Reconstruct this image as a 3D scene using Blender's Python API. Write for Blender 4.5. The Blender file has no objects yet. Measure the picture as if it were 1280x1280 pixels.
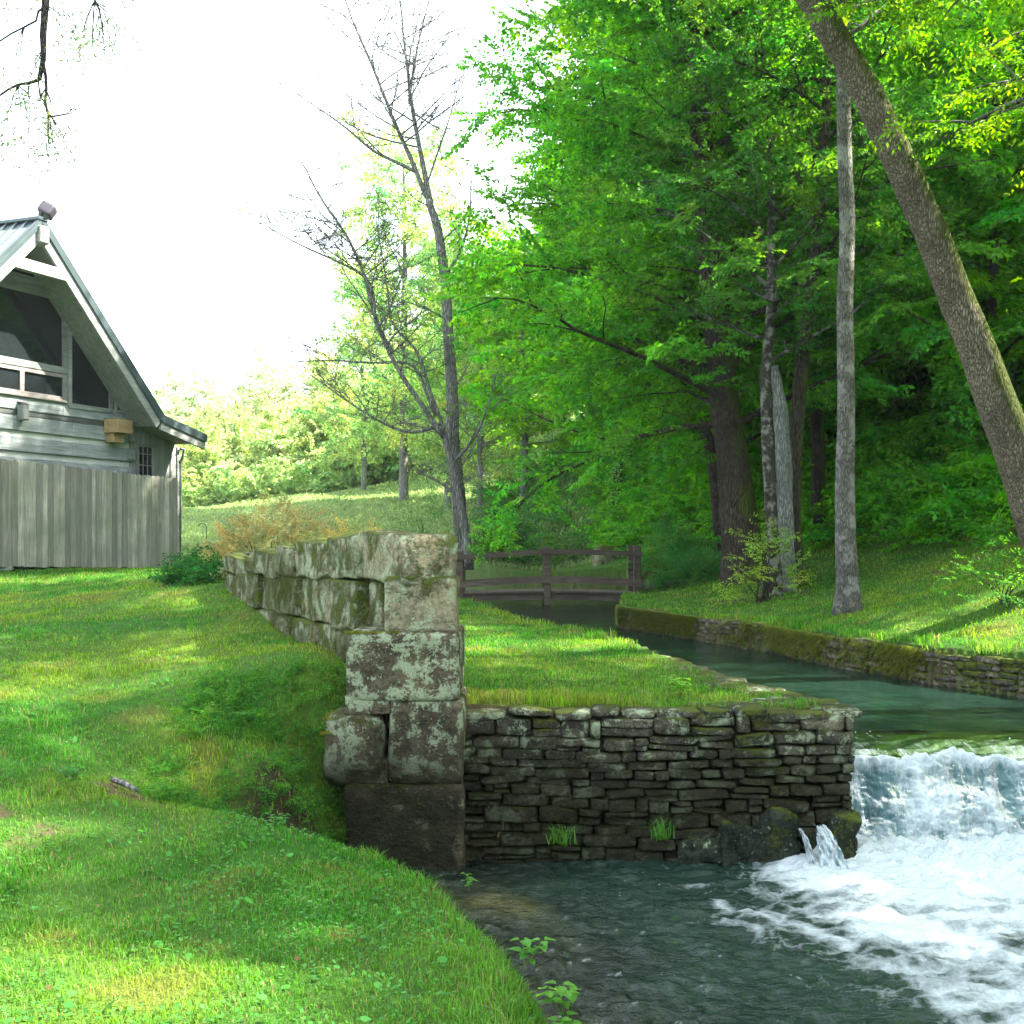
import bpy, math, random
import numpy as np
from mathutils import Vector, Matrix

random.seed(7); RNG = np.random.default_rng(7)
SC = bpy.context.scene
# ------------------------------------------------------------------ camera, sky, sun, exposure
FPX = 1545.0                                   # focal length in pixels of the 1280 px photograph
cam_d = bpy.data.cameras.new("camera"); cam = bpy.data.objects.new("camera", cam_d)
SC.collection.objects.link(cam); SC.camera = cam
cam_d.sensor_width = 36; cam_d.lens = FPX / 1280 * 36; cam_d.shift_y = 40 / 1280
cam_d.clip_start = .1; cam_d.clip_end = 3000
cam.location = (0, 0, 0); cam.rotation_euler = (math.radians(90), 0, 0)

SUN = Vector((.66, .10, .74)).normalized()     # towards the sun: from the right, a little ahead
world = bpy.data.worlds.new("World"); SC.world = world; world.use_nodes = True
wn = world.node_tree; wn.nodes.clear()
sky = wn.nodes.new('ShaderNodeTexSky'); sky.sky_type = 'NISHITA'; sky.sun_disc = False
sky.sun_elevation = math.asin(SUN.z); sky.sun_rotation = math.atan2(SUN.x, SUN.y)
sky.dust_density = 3.0; sky.air_density = 1.0; sky.ozone_density = 1.0
wmix = wn.nodes.new('ShaderNodeMix'); wmix.data_type = 'RGBA'
wmix.inputs[0].default_value = .50
wmix.inputs['B'].default_value = (8.4, 8.8, 9.0, 1)       # thin bright veil of high cloud over the sky
bg = wn.nodes.new('ShaderNodeBackground'); bg.inputs['Strength'].default_value = .085
wo = wn.nodes.new('ShaderNodeOutputWorld')
wn.links.new(sky.outputs[0], wmix.inputs['A']); wn.links.new(wmix.outputs['Result'], bg.inputs['Color'])
wn.links.new(bg.outputs[0], wo.inputs[0])

sun_d = bpy.data.lights.new("sun", 'SUN'); sun_d.energy = 5.0; sun_d.angle = math.radians(.6)
sun_d.color = (1, .93, .80)
sun = bpy.data.objects.new("sun", sun_d); SC.collection.objects.link(sun)
sun.rotation_euler = SUN.to_track_quat('Z', 'Y').to_euler()
sun.location = (20, 10, 30)
SC.view_settings.view_transform = 'Standard'; SC.view_settings.look = 'None'
SC.view_settings.exposure = 2.85; SC.view_settings.gamma = 1
SC.render.engine = 'CYCLES'
cy = SC.cycles
cy.use_denoising = True
cy.max_bounces = 7; cy.diffuse_bounces = 4; cy.glossy_bounces = 3; cy.transmission_bounces = 5
cy.transparent_max_bounces = 8; cy.volume_bounces = 0
cy.caustics_reflective = False; cy.caustics_refractive = False
cy.sample_clamp_indirect = 6

# ------------------------------------------------------------------ helpers
def X(px, Y): return (px - 640) / FPX * Y
def Z(py, Y): return (680 - py) / FPX * Y
def P(px, py, Y): return np.array([X(px, Y), Y, Z(py, Y)])
def sstep(a, b, x):
    t = np.clip((x - a) / (b - a), 0, 1); return t * t * (3 - 2 * t)

def _h(i, j, k, s):
    n = (i * 374761393 + j * 668265263 + k * 2147483647 + s * 1274126177) & 0xFFFFFFFF
    n = ((n ^ (n >> 13)) * 1274126177) & 0xFFFFFFFF
    n = n ^ (n >> 16)
    return (n & 0xFFFF) / 32767.5 - 1.0
def noise(p, s=0):
    p = np.asarray(p, float); f = np.floor(p).astype(np.int64); t = p - f; t = t * t * t * (t * (t * 6 - 15) + 10)
    i, j, k = f[..., 0], f[..., 1], f[..., 2]; a, b, c = t[..., 0], t[..., 1], t[..., 2]
    def L(x, y, w): return x + (y - x) * w
    r = [[L(_h(i, j + dj, k + dk, s), _h(i + 1, j + dj, k + dk, s), a) for dj in (0, 1)] for dk in (0, 1)]
    return L(L(r[0][0], r[0][1], b), L(r[1][0], r[1][1], b), c)
def fbm(p, o=4, s=0, g=.5):
    p = np.asarray(p, float); v = 0; a = 1; n = 0
    for q in range(o): v = v + a * noise(p * 2 ** q + q * 17.3, s + q); n += a; a *= g
    return v / n
def fb2(x, y, f, o=3, s=0): return fbm(np.stack([x * f, y * f, np.zeros_like(x) + .37], -1), o, s)

def mesh(name, V, faces, mat=None, parent=None, attrs=None, smooth=False, link=True):
    """faces: array (m,k) or list of such arrays"""
    V = np.ascontiguousarray(V, dtype=np.float32)
    if isinstance(faces, np.ndarray): faces = [faces]
    faces = [f for f in faces if len(f)]
    me = bpy.data.meshes.new(name)
    me.vertices.add(len(V)); me.vertices.foreach_set('co', V.ravel())
    loops = np.concatenate([f.ravel() for f in faces]).astype(np.int32)
    tot = np.concatenate([np.full(len(f), f.shape[1]) for f in faces])
    st = np.concatenate([[0], np.cumsum(tot)[:-1]]).astype(np.int32)
    me.loops.add(len(loops)); me.loops.foreach_set('vertex_index', loops)
    me.polygons.add(len(tot)); me.polygons.foreach_set('loop_start', st)
    me.update(calc_edges=True)
    me.polygons.foreach_set('use_smooth', np.full(len(tot), smooth))
    for k, a in (attrs or {}).items():
        a = np.asarray(a, dtype=np.float32)
        if a.ndim == 2:
            if a.shape[1] == 3: a = np.concatenate([a, np.ones((len(a), 1), np.float32)], 1)
            at = me.attributes.new(k, 'FLOAT_COLOR', 'POINT'); at.data.foreach_set('color', a.ravel())
        else:
            at = me.attributes.new(k, 'FLOAT', 'POINT'); at.data.foreach_set('value', a)
    o = bpy.data.objects.new(name, me)
    if mat: me.materials.append(mat)
    if link: SC.collection.objects.link(o)
    if parent: o.parent = parent; o.matrix_parent_inverse = parent.matrix_world.inverted() if False else Matrix()
    return o
def tag(o, label=None, cat=None, group=None, kind=None):
    if label: o['label'] = label
    if cat: o['category'] = cat
    if group: o['group'] = group
    if kind: o['kind'] = kind
    return o
def empty(name, loc=(0, 0, 0), rz=0):
    o = bpy.data.objects.new(name, None); SC.collection.objects.link(o); o.location = loc
    o.rotation_euler = (0, 0, rz); o.empty_display_size = .2; return o

class MB:
    """collects boxes, prisms, tubes and raw arrays into one mesh"""
    def __init__(s): s.V = []; s.F = {}; s.n = 0; s.A = []
    def raw(s, V, F, a=0.0):
        V = np.asarray(V, float)
        for f in (F if isinstance(F, list) else [F]):
            s.F.setdefault(f.shape[1], []).append(f + s.n)
        s.V.append(V); s.n += len(V)
        s.A.append(np.full(len(V), a) if np.isscalar(a) else a); return s
    def box(s, lo, hi, a=None, bev=0.0):
        lo = np.array(lo, float); hi = np.array(hi, float)
        c = (lo + hi) / 2; h = (hi - lo) / 2
        a = random.random() if a is None else a
        b = min(bev, h.min() * .45)
        if b <= 0:
            V = np.array([[x, y, z] for x in (-1, 1) for y in (-1, 1) for z in (-1, 1)]) * h + c
            F = np.array([[0, 1, 3, 2], [4, 6, 7, 5], [0, 4, 5, 1], [2, 3, 7, 6], [0, 2, 6, 4], [1, 5, 7, 3]])
            return s.raw(V, F, a)
        V = []; idx = {}
        for sx in (-1, 1):
            for sy in (-1, 1):
                for sz in (-1, 1):
                    for ax in range(3):
                        q = np.array([sx, sy, sz]) * (h - b); q[ax] = (sx, sy, sz)[ax] * h[ax]
                        idx[(sx, sy, sz, ax)] = len(V); V.append(q + c)
        Q = []; T = []
        for ax in range(3):
            o1, o2 = (ax + 1) % 3, (ax + 2) % 3
            for sg in (-1, 1):
                cs = []
                for (p, q) in ((-1, -1), (1, -1), (1, 1), (-1, 1)):
                    k = [0, 0, 0]; k[ax] = sg; k[o1] = p; k[o2] = q; cs.append(idx[(*k, ax)])
                Q.append(cs if sg > 0 else cs[::-1])
            for p in (-1, 1):
                for q in (-1, 1):
                    k0 = [0, 0, 0]; k0[o1] = p; k0[o2] = q; k0[ax] = -1; k1 = list(k0); k1[ax] = 1
                    Q.append([idx[(*k0, o1)], idx[(*k1, o1)], idx[(*k1, o2)], idx[(*k0, o2)]])
        for sx in (-1, 1):
            for sy in (-1, 1):
                for sz in (-1, 1): T.append([idx[(sx, sy, sz, i)] for i in range(3)])
        return s.raw(np.array(V), [np.array(Q), np.array(T)], a)
    def prism(s, poly, ext, a=None):
        """poly: list of 3d points, ext: extrusion vector"""
        a = random.random() if a is None else a
        p = np.array(poly, float); n = len(p); V = np.concatenate([p, p + np.array(ext, float)])
        side = np.array([[i, (i + 1) % n, n + (i + 1) % n, n + i] for i in range(n)])
        return s.raw(V, [side, np.array([list(range(n))[::-1]]), np.array([list(range(n, 2 * n))])], a)
    def tube(s, pts, rad, sides=6, a=0.0, cap=True, wob=0, seed=0):
        pts = np.asarray(pts, float); n = len(pts); rad = np.broadcast_to(rad, (n,)).astype(float)
        t = np.gradient(pts, axis=0); t /= np.linalg.norm(t, axis=1, keepdims=True) + 1e-9
        up = np.array([0, 0, 1.0]) if abs(t[0, 2]) < .9 else np.array([1.0, 0, 0])
        u = np.cross(t, up); u /= np.linalg.norm(u, axis=1, keepdims=True) + 1e-9; w = np.cross(t, u)
        an = np.arange(sides) * 2 * math.pi / sides
        r = rad[:, None] * np.ones(sides)
        V = pts[:, None, :] + r[..., None] * (np.cos(an)[None, :, None] * u[:, None] + np.sin(an)[None, :, None] * w[:, None])
        if wob:
            d = fbm(V * 3.1 + seed, 3) * wob + .5 * wob * noise(V * np.array([14, 14, 5]), 3)
            V = pts[:, None, :] + (V - pts[:, None, :]) * (1 + d[..., None])
        V = V.reshape(-1, 3)
        i = np.arange(n - 1)[:, None] * sides; j = np.arange(sides)[None]; k = (j + 1) % sides
        F = np.stack([i + j, i + k, i + sides + k, i + sides + j], -1).reshape(-1, 4)
        fs = [F]
        if cap: fs += [np.array([list(range(sides))[::-1]]), np.array([list(range((n - 1) * sides, n * sides))])]
        return s.raw(V, fs, a)
    def build(s, name, mat, parent=None, smooth=False, link=True, xf=None):
        V = np.concatenate(s.V)
        if xf is not None: V = xf(V)
        return mesh(name, V, [np.concatenate(f) for f in s.F.values()], mat, parent, {'tone': np.concatenate(s.A)}, smooth, link)

# ------------------------------------------------------------------ materials
class NT:
    def __init__(s, name):
        s.m = bpy.data.materials.new(name); s.m.use_nodes = True; s.t = s.m.node_tree
        s.t.nodes.clear(); s.out = s.t.nodes.new('ShaderNodeOutputMaterial')
    def n(s, typ, **kw):
        o = s.t.nodes.new('ShaderNode' + typ)
        for k, v in kw.items(): setattr(o, k, v)
        return o
    def l(s, a, b): s.t.links.new(a, b)
    def set(s, sock, v):
        if hasattr(v, 'is_output'): s.l(v, sock)
        else: sock.default_value = (*v, 1) if isinstance(v, tuple) and len(v) == 3 and sock.type == 'RGBA' else v
    def pos(s): return s.n('NewGeometry').outputs['Position']
    def objc(s): return s.n('TexCoord').outputs['Object']
    def map(s, v, scale=(1, 1, 1), loc=(0, 0, 0), rot=(0, 0, 0)):
        m = s.n('Mapping'); s.l(v, m.inputs[0]); m.inputs['Scale'].default_value = scale
        m.inputs['Location'].default_value = loc; m.inputs['Rotation'].default_value = rot; return m.outputs[0]
    def noise(s, v, scale, det=4, rough=.55, dist=0, out=0):
        o = s.n('TexNoise'); s.l(v, o.inputs['Vector']); o.inputs['Scale'].default_value = scale
        o.inputs['Detail'].default_value = det; o.inputs['Roughness'].default_value = rough
        o.inputs['Distortion'].default_value = dist; return o.outputs[out]
    def vor(s, v, scale, feat='F1', out=0):
        o = s.n('TexVoronoi', feature=feat); s.l(v, o.inputs['Vector']); o.inputs['Scale'].default_value = scale; return o.outputs[out]
    def ramp(s, v, pts, interp='LINEAR'):
        o = s.n('ValToRGB'); s.set(o.inputs[0], v); cr = o.color_ramp; cr.interpolation = interp
        while len(cr.elements) < len(pts): cr.elements.new(.5)
        for e, (p, c) in zip(cr.elements, pts):
            e.position = p; e.color = (*c, 1) if isinstance(c, tuple) else (c, c, c, 1)
        return o.outputs[0]
    def mix(s, f, a, b, mode='MIX'):
        o = s.n('Mix', data_type='RGBA', blend_type=mode); s.set(o.inputs[0], f); s.set(o.inputs['A'], a); s.set(o.inputs['B'], b); return o.outputs['Result']
    def math(s, op, a, b=0.0, c=None):
        o = s.n('Math', operation=op); s.set(o.inputs[0], a); s.set(o.inputs[1], b)
        if c is not None: s.set(o.inputs[2], c)
        return o.outputs[0]
    def sep(s, v):
        o = s.n('SeparateXYZ'); s.l(v, o.inputs[0]); return o.outputs
    def attr(s, name, out='Fac'):
        o = s.n('Attribute', attribute_name=name); return o.outputs[out]
    def bump(s, h, st=.5, d=.02, nrm=None):
        o = s.n('Bump'); s.l(h, o.inputs['Height']); o.inputs['Strength'].default_value = st; o.inputs['Distance'].default_value = d
        if nrm: s.l(nrm, o.inputs['Normal'])
        return o.outputs[0]
    def bsdf(s, col, rough=.7, nrm=None, spec=.3, out=True, **kw):
        o = s.n('BsdfPrincipled'); s.set(o.inputs['Base Color'], col); s.set(o.inputs['Roughness'], rough)
        o.inputs['Specular IOR Level'].default_value = spec
        for k, v in kw.items(): s.set(o.inputs[k], v)
        if nrm: s.l(nrm, o.inputs['Normal'])
        if out: s.l(o.outputs[0], s.out.inputs[0])
        return o.outputs[0]

def leaf_mat(name, trans=.55, rough=.5, spec=.2, boost=1.15):
    t = NT(name); c = t.attr('col', 'Color')
    d = t.bsdf(c, rough, spec=spec, out=False)
    tr = t.n('BsdfTranslucent'); hs = t.n('HueSaturation'); t.l(c, hs.inputs['Color'])
    hs.inputs['Hue'].default_value = .485; hs.inputs['Saturation'].default_value = 1.1; hs.inputs['Value'].default_value = 1.75 * boost
    t.l(hs.outputs[0], tr.inputs[0])
    m = t.n('MixShader'); m.inputs[0].default_value = trans; t.l(d, m.inputs[1]); t.l(tr.outputs[0], m.inputs[2])
    t.l(m.outputs[0], t.out.inputs[0]); return t.m
M = {}
M['leaf'] = leaf_mat('leaf'); M['grass'] = leaf_mat('grass_blade', .4, .6, .12)

def bark_mat(name, c1, c2, moss=0.0, scale=1.0, pale=None):
    t = NT(name); p = t.pos(); q = t.map(p, (7 * scale, 7 * scale, 1.6 * scale))
    n1 = t.noise(q, 3.2, 6, .65, .6); v = t.vor(t.map(p, (11 * scale, 11 * scale, 2.2 * scale)), 2.4, 'DISTANCE_TO_EDGE')
    cr = t.ramp(v, [(0, 0.0), (.22, 1.0)])
    col = t.mix(t.ramp(n1, [(.35, 0.), (.65, 1.)]), c1, c2); col = t.mix(t.ramp(t.noise(p, 1.6 * scale, 5, .65), [(.45, 0.), (.65, .55)]), col, tuple(x * .5 for x in c1)); col = t.mix(t.math('MULTIPLY', t.math('SUBTRACT', 1.0, cr), .7), col, tuple(x * .35 for x in c1))
    if pale: col = t.mix(t.ramp(t.noise(p, 2.3 * scale, 5, .6), [(.5, 0.), (.6, 1.)]), col, pale)
    if moss:
        nm = t.noise(p, 1.7, 5, .7); nx = t.sep(t.n('NewGeometry').outputs['Normal'])
        w = t.math('ADD', nm, t.math('MULTIPLY', nx[2], .25)); w = t.math('ADD', w, t.math('MULTIPLY', nx[0], .26))
        col = t.mix(t.ramp(w, [(.62 - moss * .2, 0.), (.72 - moss * .15, 1.)]), col, (.075, .095, .02))
    h = t.math('ADD', t.math('MULTIPLY', cr, .7), n1)
    t.bsdf(col, .9, t.bump(h, 1.0, .06), spec=.12); return t.m
M['bark_dark'] = bark_mat('dark_bark', (.055, .045, .035), (.12, .10, .08), moss=.25)
M['bark_grey'] = bark_mat('grey_bark', (.17, .165, .145), (.33, .32, .29), scale=1.7, pale=(.34, .34, .32))
M['bark_moss'] = bark_mat('mossy_bark', (.20, .165, .12), (.36, .31, .235), moss=.6, scale=1.5)
M['bark_pale'] = bark_mat('pale_bark', (.26, .27, .27), (.42, .43, .42), scale=1.2)
M['bark_lime'] = bark_mat('grey_brown_bark', (.24, .24, .22), (.38, .38, .35), scale=.8)
M['bark_lichen'] = bark_mat('lichened_bark', (.06, .055, .045), (.15, .14, .12), scale=2.2, pale=(.33, .33, .30))
M['bark_twig'] = bark_mat('twig_bark', (.07, .06, .065), (.13, .12, .12), scale=3)

def stone_mat(name, base, base2, lichen=.5, moss=.5, wet=None, lic_col=(.34, .41, .265), fine=1.0, tint=.5, mossz=None):
    t = NT(name); p = t.pos(); tone = t.attr('tone')
    n = t.noise(p, 5 * fine, 8, .65); n2 = t.noise(p, 26 * fine, 6, .7)
    col = t.mix(t.ramp(n, [(.32, 0.), (.68, 1.)]), base, base2); col = t.mix(t.math('MULTIPLY', t.ramp(n2, [(.42, 0.), (.60, 1.)]), .75), col, tuple(x * .30 for x in base)); col = t.mix(t.ramp(t.noise(p, 2.2, 4), [(.52, 0.), (.64, .28)]), col, (base2[0], base2[1] * .88, base2[2] * .7))
    col = t.mix(tint, col, t.ramp(tone, [(0, (.55, .55, .6)), (.5, (1., .97, .9)), (1, (1.5, 1.42, 1.25))]), 'MULTIPLY')
    # lichen blotches with ragged edges
    lp = t.map(p, (1, 1, 1)); ln = t.noise(lp, 6.5 * fine, 12, .80, .15); lm = t.ramp(ln, [(.635 - lichen * .22, 0.), (.665 - lichen * .22, 1.)])
    sp = t.ramp(t.vor(p, 30 * fine), [(.13, 1.), (.2, 0.)])
    spm = t.math('MULTIPLY', sp, t.ramp(t.noise(p, 4.3, 5), [(.44, 0.), (.52, 1.)]))
    lm = t.math('MAXIMUM', lm, t.math('MULTIPLY', spm, min(1.0, lichen * 1.6)))
    lc = t.mix(t.noise(p, 60, 4), tuple(x * .62 for x in lic_col), tuple(x * 1.15 for x in lic_col))
    col = t.mix(t.math('MULTIPLY', lm, .85), col, lc)
    mz = t.sep(t.n('NewGeometry').outputs['Normal'])[2]; mn = t.noise(p, 3.1, 7, .75)
    mw = t.math('ADD', mn, t.math('MULTIPLY', mz, .13))
    mm = t.ramp(mw, [(.66 - moss * .2, 0.), (.75 - moss * .2, 1.)])
    mc = t.mix(t.noise(p, 45, 5), (.025, .035, .006), (.11, .14, .022))
    col = t.mix(mm, col, mc)
    rough = .85
    if wet is not None:      # stone that stays wet near the water line
        w = t.n('MapRange'); t.l(t.math('ADD', t.sep(p)[2], t.math('MULTIPLY', t.noise(p, 2.5, 4), .5)), w.inputs[0])
        w.inputs['From Min'].default_value = wet + .25; w.inputs['From Max'].default_value = wet + .75
        w.inputs['To Min'].default_value = 1; w.inputs['To Max'].default_value = 0
        col = t.mix(t.math('MULTIPLY', w.outputs[0], .86), col, t.mix(t.noise(p, 9, 5), (.004, .004, .003), (.020, .022, .008))); 
        rough = t.math('SUBTRACT', .88, t.math('MULTIPLY', w.outputs[0], .45))
    h = t.math('ADD', t.math('MULTIPLY', n, 1.0), t.math('MULTIPLY', n2, .45)); h = t.math('ADD', h, t.math('MULTIPLY', mm, .5))
    h = t.math('ADD', h, t.math('MULTIPLY', t.noise(p, 90, 3), .15))
    t.bsdf(col, rough, t.bump(h, 1.0, .06), spec=.12); return t.m
M['block'] = stone_mat('sandstone_block', (.11, .112, .072), (.31, .30, .20), .60, .92)
M['footing'] = stone_mat('wet_footing_stone', (.012, .018, .013), (.05, .065, .045), .25, .55)
M['pillar_base'] = stone_mat('stained_sandstone', (.022, .019, .014), (.075, .062, .042), .30, .42, wet=-1.75)
M['capblock'] = stone_mat('tan_sandstone', (.18, .168, .108), (.37, .345, .235), .54, .60)
M['pillar'] = stone_mat('dark_sandstone', (.042, .037, .025), (.135, .118, .082), .60, .26, wet=-1.55)
M['drystone'] = stone_mat('dry_stone', (.034, .035, .027), (.135, .134, .105), .54, .52, wet=-1.60, tint=.9)
M['bankstone'] = stone_mat('bank_stone', (.08, .075, .06), (.26, .24, .20), .2, .85, tint=.9)

t = NT('ground_soil_and_turf'); p = t.pos(); n = t.noise(p, .9, 6, .6); n2 = t.noise(p, 14, 5, .7)
c = t.attr('col', 'Color')
col = t.mix(t.math('MULTIPLY', t.ramp(n2, [(.35, 0.), (.75, 1.)]), .6), c, (.03, .035, .012))
t.bsdf(col, .95, t.bump(t.math('ADD', n2, t.noise(p, 60, 4)), .8, .03), spec=.1); M['ground'] = t.m

def wood_mat(name, c1, c2, axis=2, rough=.8, green=0.0, var=.35):
    t = NT(name); p = t.objc(); sc = [11, 11, 11]; sc[axis] = .7
    n = t.ramp(t.noise(t.map(p, tuple(sc)), 1.6, 9, .72, 1.2), [(.33, 0.), (.67, 1.)]); n2 = t.ramp(t.noise(p, 2.1, 6, .65), [(.4, 0.), (.65, 1.)]); tone = t.attr('tone')
    col = t.mix(n, tuple(x * .72 for x in c1), c2); col = t.mix(var, col, t.ramp(tone, [(0, .45), (1, 1.4)]), 'MULTIPLY')
    col = t.mix(t.math('MULTIPLY', n2, .45), col, tuple(x * .62 for x in c1))
    kn = t.ramp(t.vor(t.map(p, tuple(x / 10 for x in sc)), 2.1), [(.03, 1.), (.07, 0.)])
    col = t.mix(t.math('MULTIPLY', kn, .7), col, tuple(x * .3 for x in c1))
    if green: col = t.mix(t.math('MULTIPLY', t.ramp(t.noise(p, 1.2, 4), [(.4, 0.), (.7, 1.)]), green), col, (.12, .16, .10))
    t.bsdf(col, rough, t.bump(n, .5, .01), spec=.2); return t.m
M['plank'] = wood_mat('weathered_plank', (.21, .25, .26), (.38, .415, .415), 0, var=.5)
M['chink'] = wood_mat('pale_chinking', (.50, .54, .52), (.62, .65, .62), 0)
M['trim'] = wood_mat('weathered_trim', (.21, .235, .23), (.34, .36, .34), 0)
M['batten'] = wood_mat('weathered_batten', (.27, .29, .27), (.40, .42, .39), 2)
M['picket'] = wood_mat('weathered_picket', (.21, .212, .185), (.43, .425, .365), 2, green=.5, var=.85)
M['bridge'] = wood_mat('old_bridge_timber', (.075, .06, .048), (.16, .13, .105), 0, var=.3)
M['tanbox'] = wood_mat('tan_wood', (.36, .25, .13), (.50, .36, .20), 0, var=.1)
M['frame'] = wood_mat('taupe_frame', (.24, .22, .21), (.33, .30, .29), 0, var=.1)
t = NT('metal_roof'); p = t.objc(); col = t.mix(t.noise(p, 3, 5), (.05, .075, .085), (.10, .135, .15)); t.bsdf(col, .38, spec=.5, Metallic=.4); M['metal'] = t.m
t = NT('window_glass'); p = t.objc(); t.bsdf((.012, .016, .018), .04, t.bump(t.noise(p, 1.2, 2), .05, .05), spec=.7); M['glass'] = t.m
t = NT('dark_metal'); t.bsdf((.05, .055, .06), .5, spec=.4, Metallic=.5); M['dmetal'] = t.m
t = NT('grey_plastic'); t.bsdf((.07, .06, .08), .5, spec=.4); M['plastic'] = t.m
t = NT('sandy_stream_bed'); p = t.pos(); v = t.vor(p, 16, out=1); col = t.mix(.5, t.mix(t.noise(p, 1.6, 5), (.10, .075, .045), (.42, .31, .17)), v, 'OVERLAY')
t.bsdf(col, .8, t.bump(t.vor(p, 16), .6, .02)); M['bed'] = t.m

def water_mat(name, c_a, c_b, clear, flow=(3, 1, 1), rip=.5, fs=7.0):
    t = NT(name); p = t.pos(); foam = t.attr('foam'); shal = t.attr('shallow')
    q = t.map(p, flow); b1 = t.noise(q, 2.2, 5, .6, .8); b2 = t.noise(q, 9, 4, .6, .5)
    h = t.math('ADD', b1, t.math('MULTIPLY', b2, .4)); nr = t.bump(h, rip, .06)
    murk = t.bsdf(t.mix(t.noise(p, 1.1, 4), c_a, c_b), .5, nr, spec=.0, out=False)
    tr = t.n('BsdfTransparent'); tr.inputs[0].default_value = (.62, .72, .62, 1)
    m1 = t.n('MixShader'); t.l(t.math('MULTIPLY', shal, clear), m1.inputs[0]); t.l(murk, m1.inputs[1]); t.l(tr.outputs[0], m1.inputs[2])
    gl = t.n('BsdfGlossy'); gl.inputs['Roughness'].default_value = .06; t.l(nr, gl.inputs['Normal'])
    fr = t.n('Fresnel'); fr.inputs[0].default_value = 1.36; t.l(nr, fr.inputs['Normal'])
    m2 = t.n('MixShader'); t.l(fr.outputs[0], m2.inputs[0]); t.l(m1.outputs[0], m2.inputs[1]); t.l(gl.outputs[0], m2.inputs[2])
    # foam: bubbles and lace
    wp = t.n('VectorMath', operation='ADD'); t.l(p, wp.inputs[0])
    wv = t.n('VectorMath', operation='SCALE'); t.l(t.noise(p, 3.0, 4, .6, 0, 1), wv.inputs[0]); wv.inputs['Scale'].default_value = .35; t.l(wv.outputs[0], wp.inputs[1])
    lace = t.ramp(t.vor(wp.outputs[0], fs, 'DISTANCE_TO_EDGE'), [(.0, 1.), (.28, 0.)])
    fine = t.noise(p, 38, 6, .75); bub = t.math('MULTIPLY', t.ramp(t.vor(p, 26), [(.09, 1.), (.20, 0.)]), t.ramp(t.noise(p, 1.9, 4), [(.50, 0.), (.62, 1.)]))
    f = t.math('ADD', t.math('MULTIPLY', lace, .42), t.math('MULTIPLY', fine, .75)); f = t.math('ADD', f, t.math('MULTIPLY', foam, 1.4))
    f = t.math('ADD', f, t.math('MULTIPLY', bub, .38))
    fm = t.ramp(t.math('MULTIPLY', f, .5), [(.47, 0.), (.68, .42), (.95, .95)])
    fb = t.bsdf(t.mix(fine, (.36, .46, .50), (.72, .78, .80)), .55, t.bump(fine, .7, .03, nr), spec=.3, out=False)
    m3 = t.n('MixShader'); t.l(fm, m3.inputs[0]); t.l(m2.outputs[0], m3.inputs[1]); t.l(fb, m3.inputs[2])
    t.l(m3.outputs[0], t.out.inputs[0]); return t.m
M['stream'] = water_mat('stream_water', (.006, .020, .015), (.012, .035, .024), .35, (1.6, .5, 1), .35)
M['pool'] = water_mat('pool_water', (.005, .017, .012), (.013, .034, .025), .8, (2.2, 3.6, 1), .7, 5.0)
M['fall'] = water_mat('falling_water', (.04, .10, .10), (.10, .19, .20), 0, (7, 1.2, .8), .45, 9)

# ------------------------------------------------------------------ terrain
ZW, ZP = -1.50, -2.20                          # water levels above and below the weir
def tps(C):
    C = np.array(C, float); n = len(C); d = np.linalg.norm(C[:, None, :2] - C[None, :, :2], axis=2)
    K = np.where(d > 0, d * d * np.log(d + 1e-12), 0) + np.eye(n) * .02
    Q = np.c_[np.ones(n), C[:, :2]]; A = np.block([[K, Q], [Q.T, np.zeros((3, 3))]])
    s = np.linalg.solve(A, np.r_[C[:, 2], 0, 0, 0])
    def f(x, y):
        sh = x.shape; x = x.ravel(); y = y.ravel(); o = np.zeros(len(x))
        for a in range(0, len(x), 60000):
            q = np.stack([x[a:a + 60000], y[a:a + 60000]], 1); r = np.linalg.norm(q[:, None] - C[None, :, :2], axis=2)
            o[a:a + 60000] = (r * r * np.log(r + 1e-12)) @ s[:n] + s[n] + q @ s[n + 1:]
        return o.reshape(sh)
    return f
far = [(-7, 30, -.12), (-12, 35, 0), (-17.7, 70, 1.8), (-11.4, 45, .58), (-7, 60, 2.3), (-2.1, 65, 3.2), (-3.8, 42, .55), (-1.9, 33, -.35),
       (-.6, 45, -.25), (-.7, 52, 1.35), (.4, 60, 2.9), (3, 41, -.3), (5, 45, 3.2), (3, 52, 3.8), (10, 60, 10), (20, 40, 14), (-20, 92, 2.6), (-45, 92, 3), (0, 92, 9), (-20, 130, 8),
       (0, 130, 12), (40, 92, 15), (-40, 20, -.5), (-30, 45, .2), (-60, 130, 6), (40, 50, 15), (60, 130, 18), (40, 10, 16)]
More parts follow.
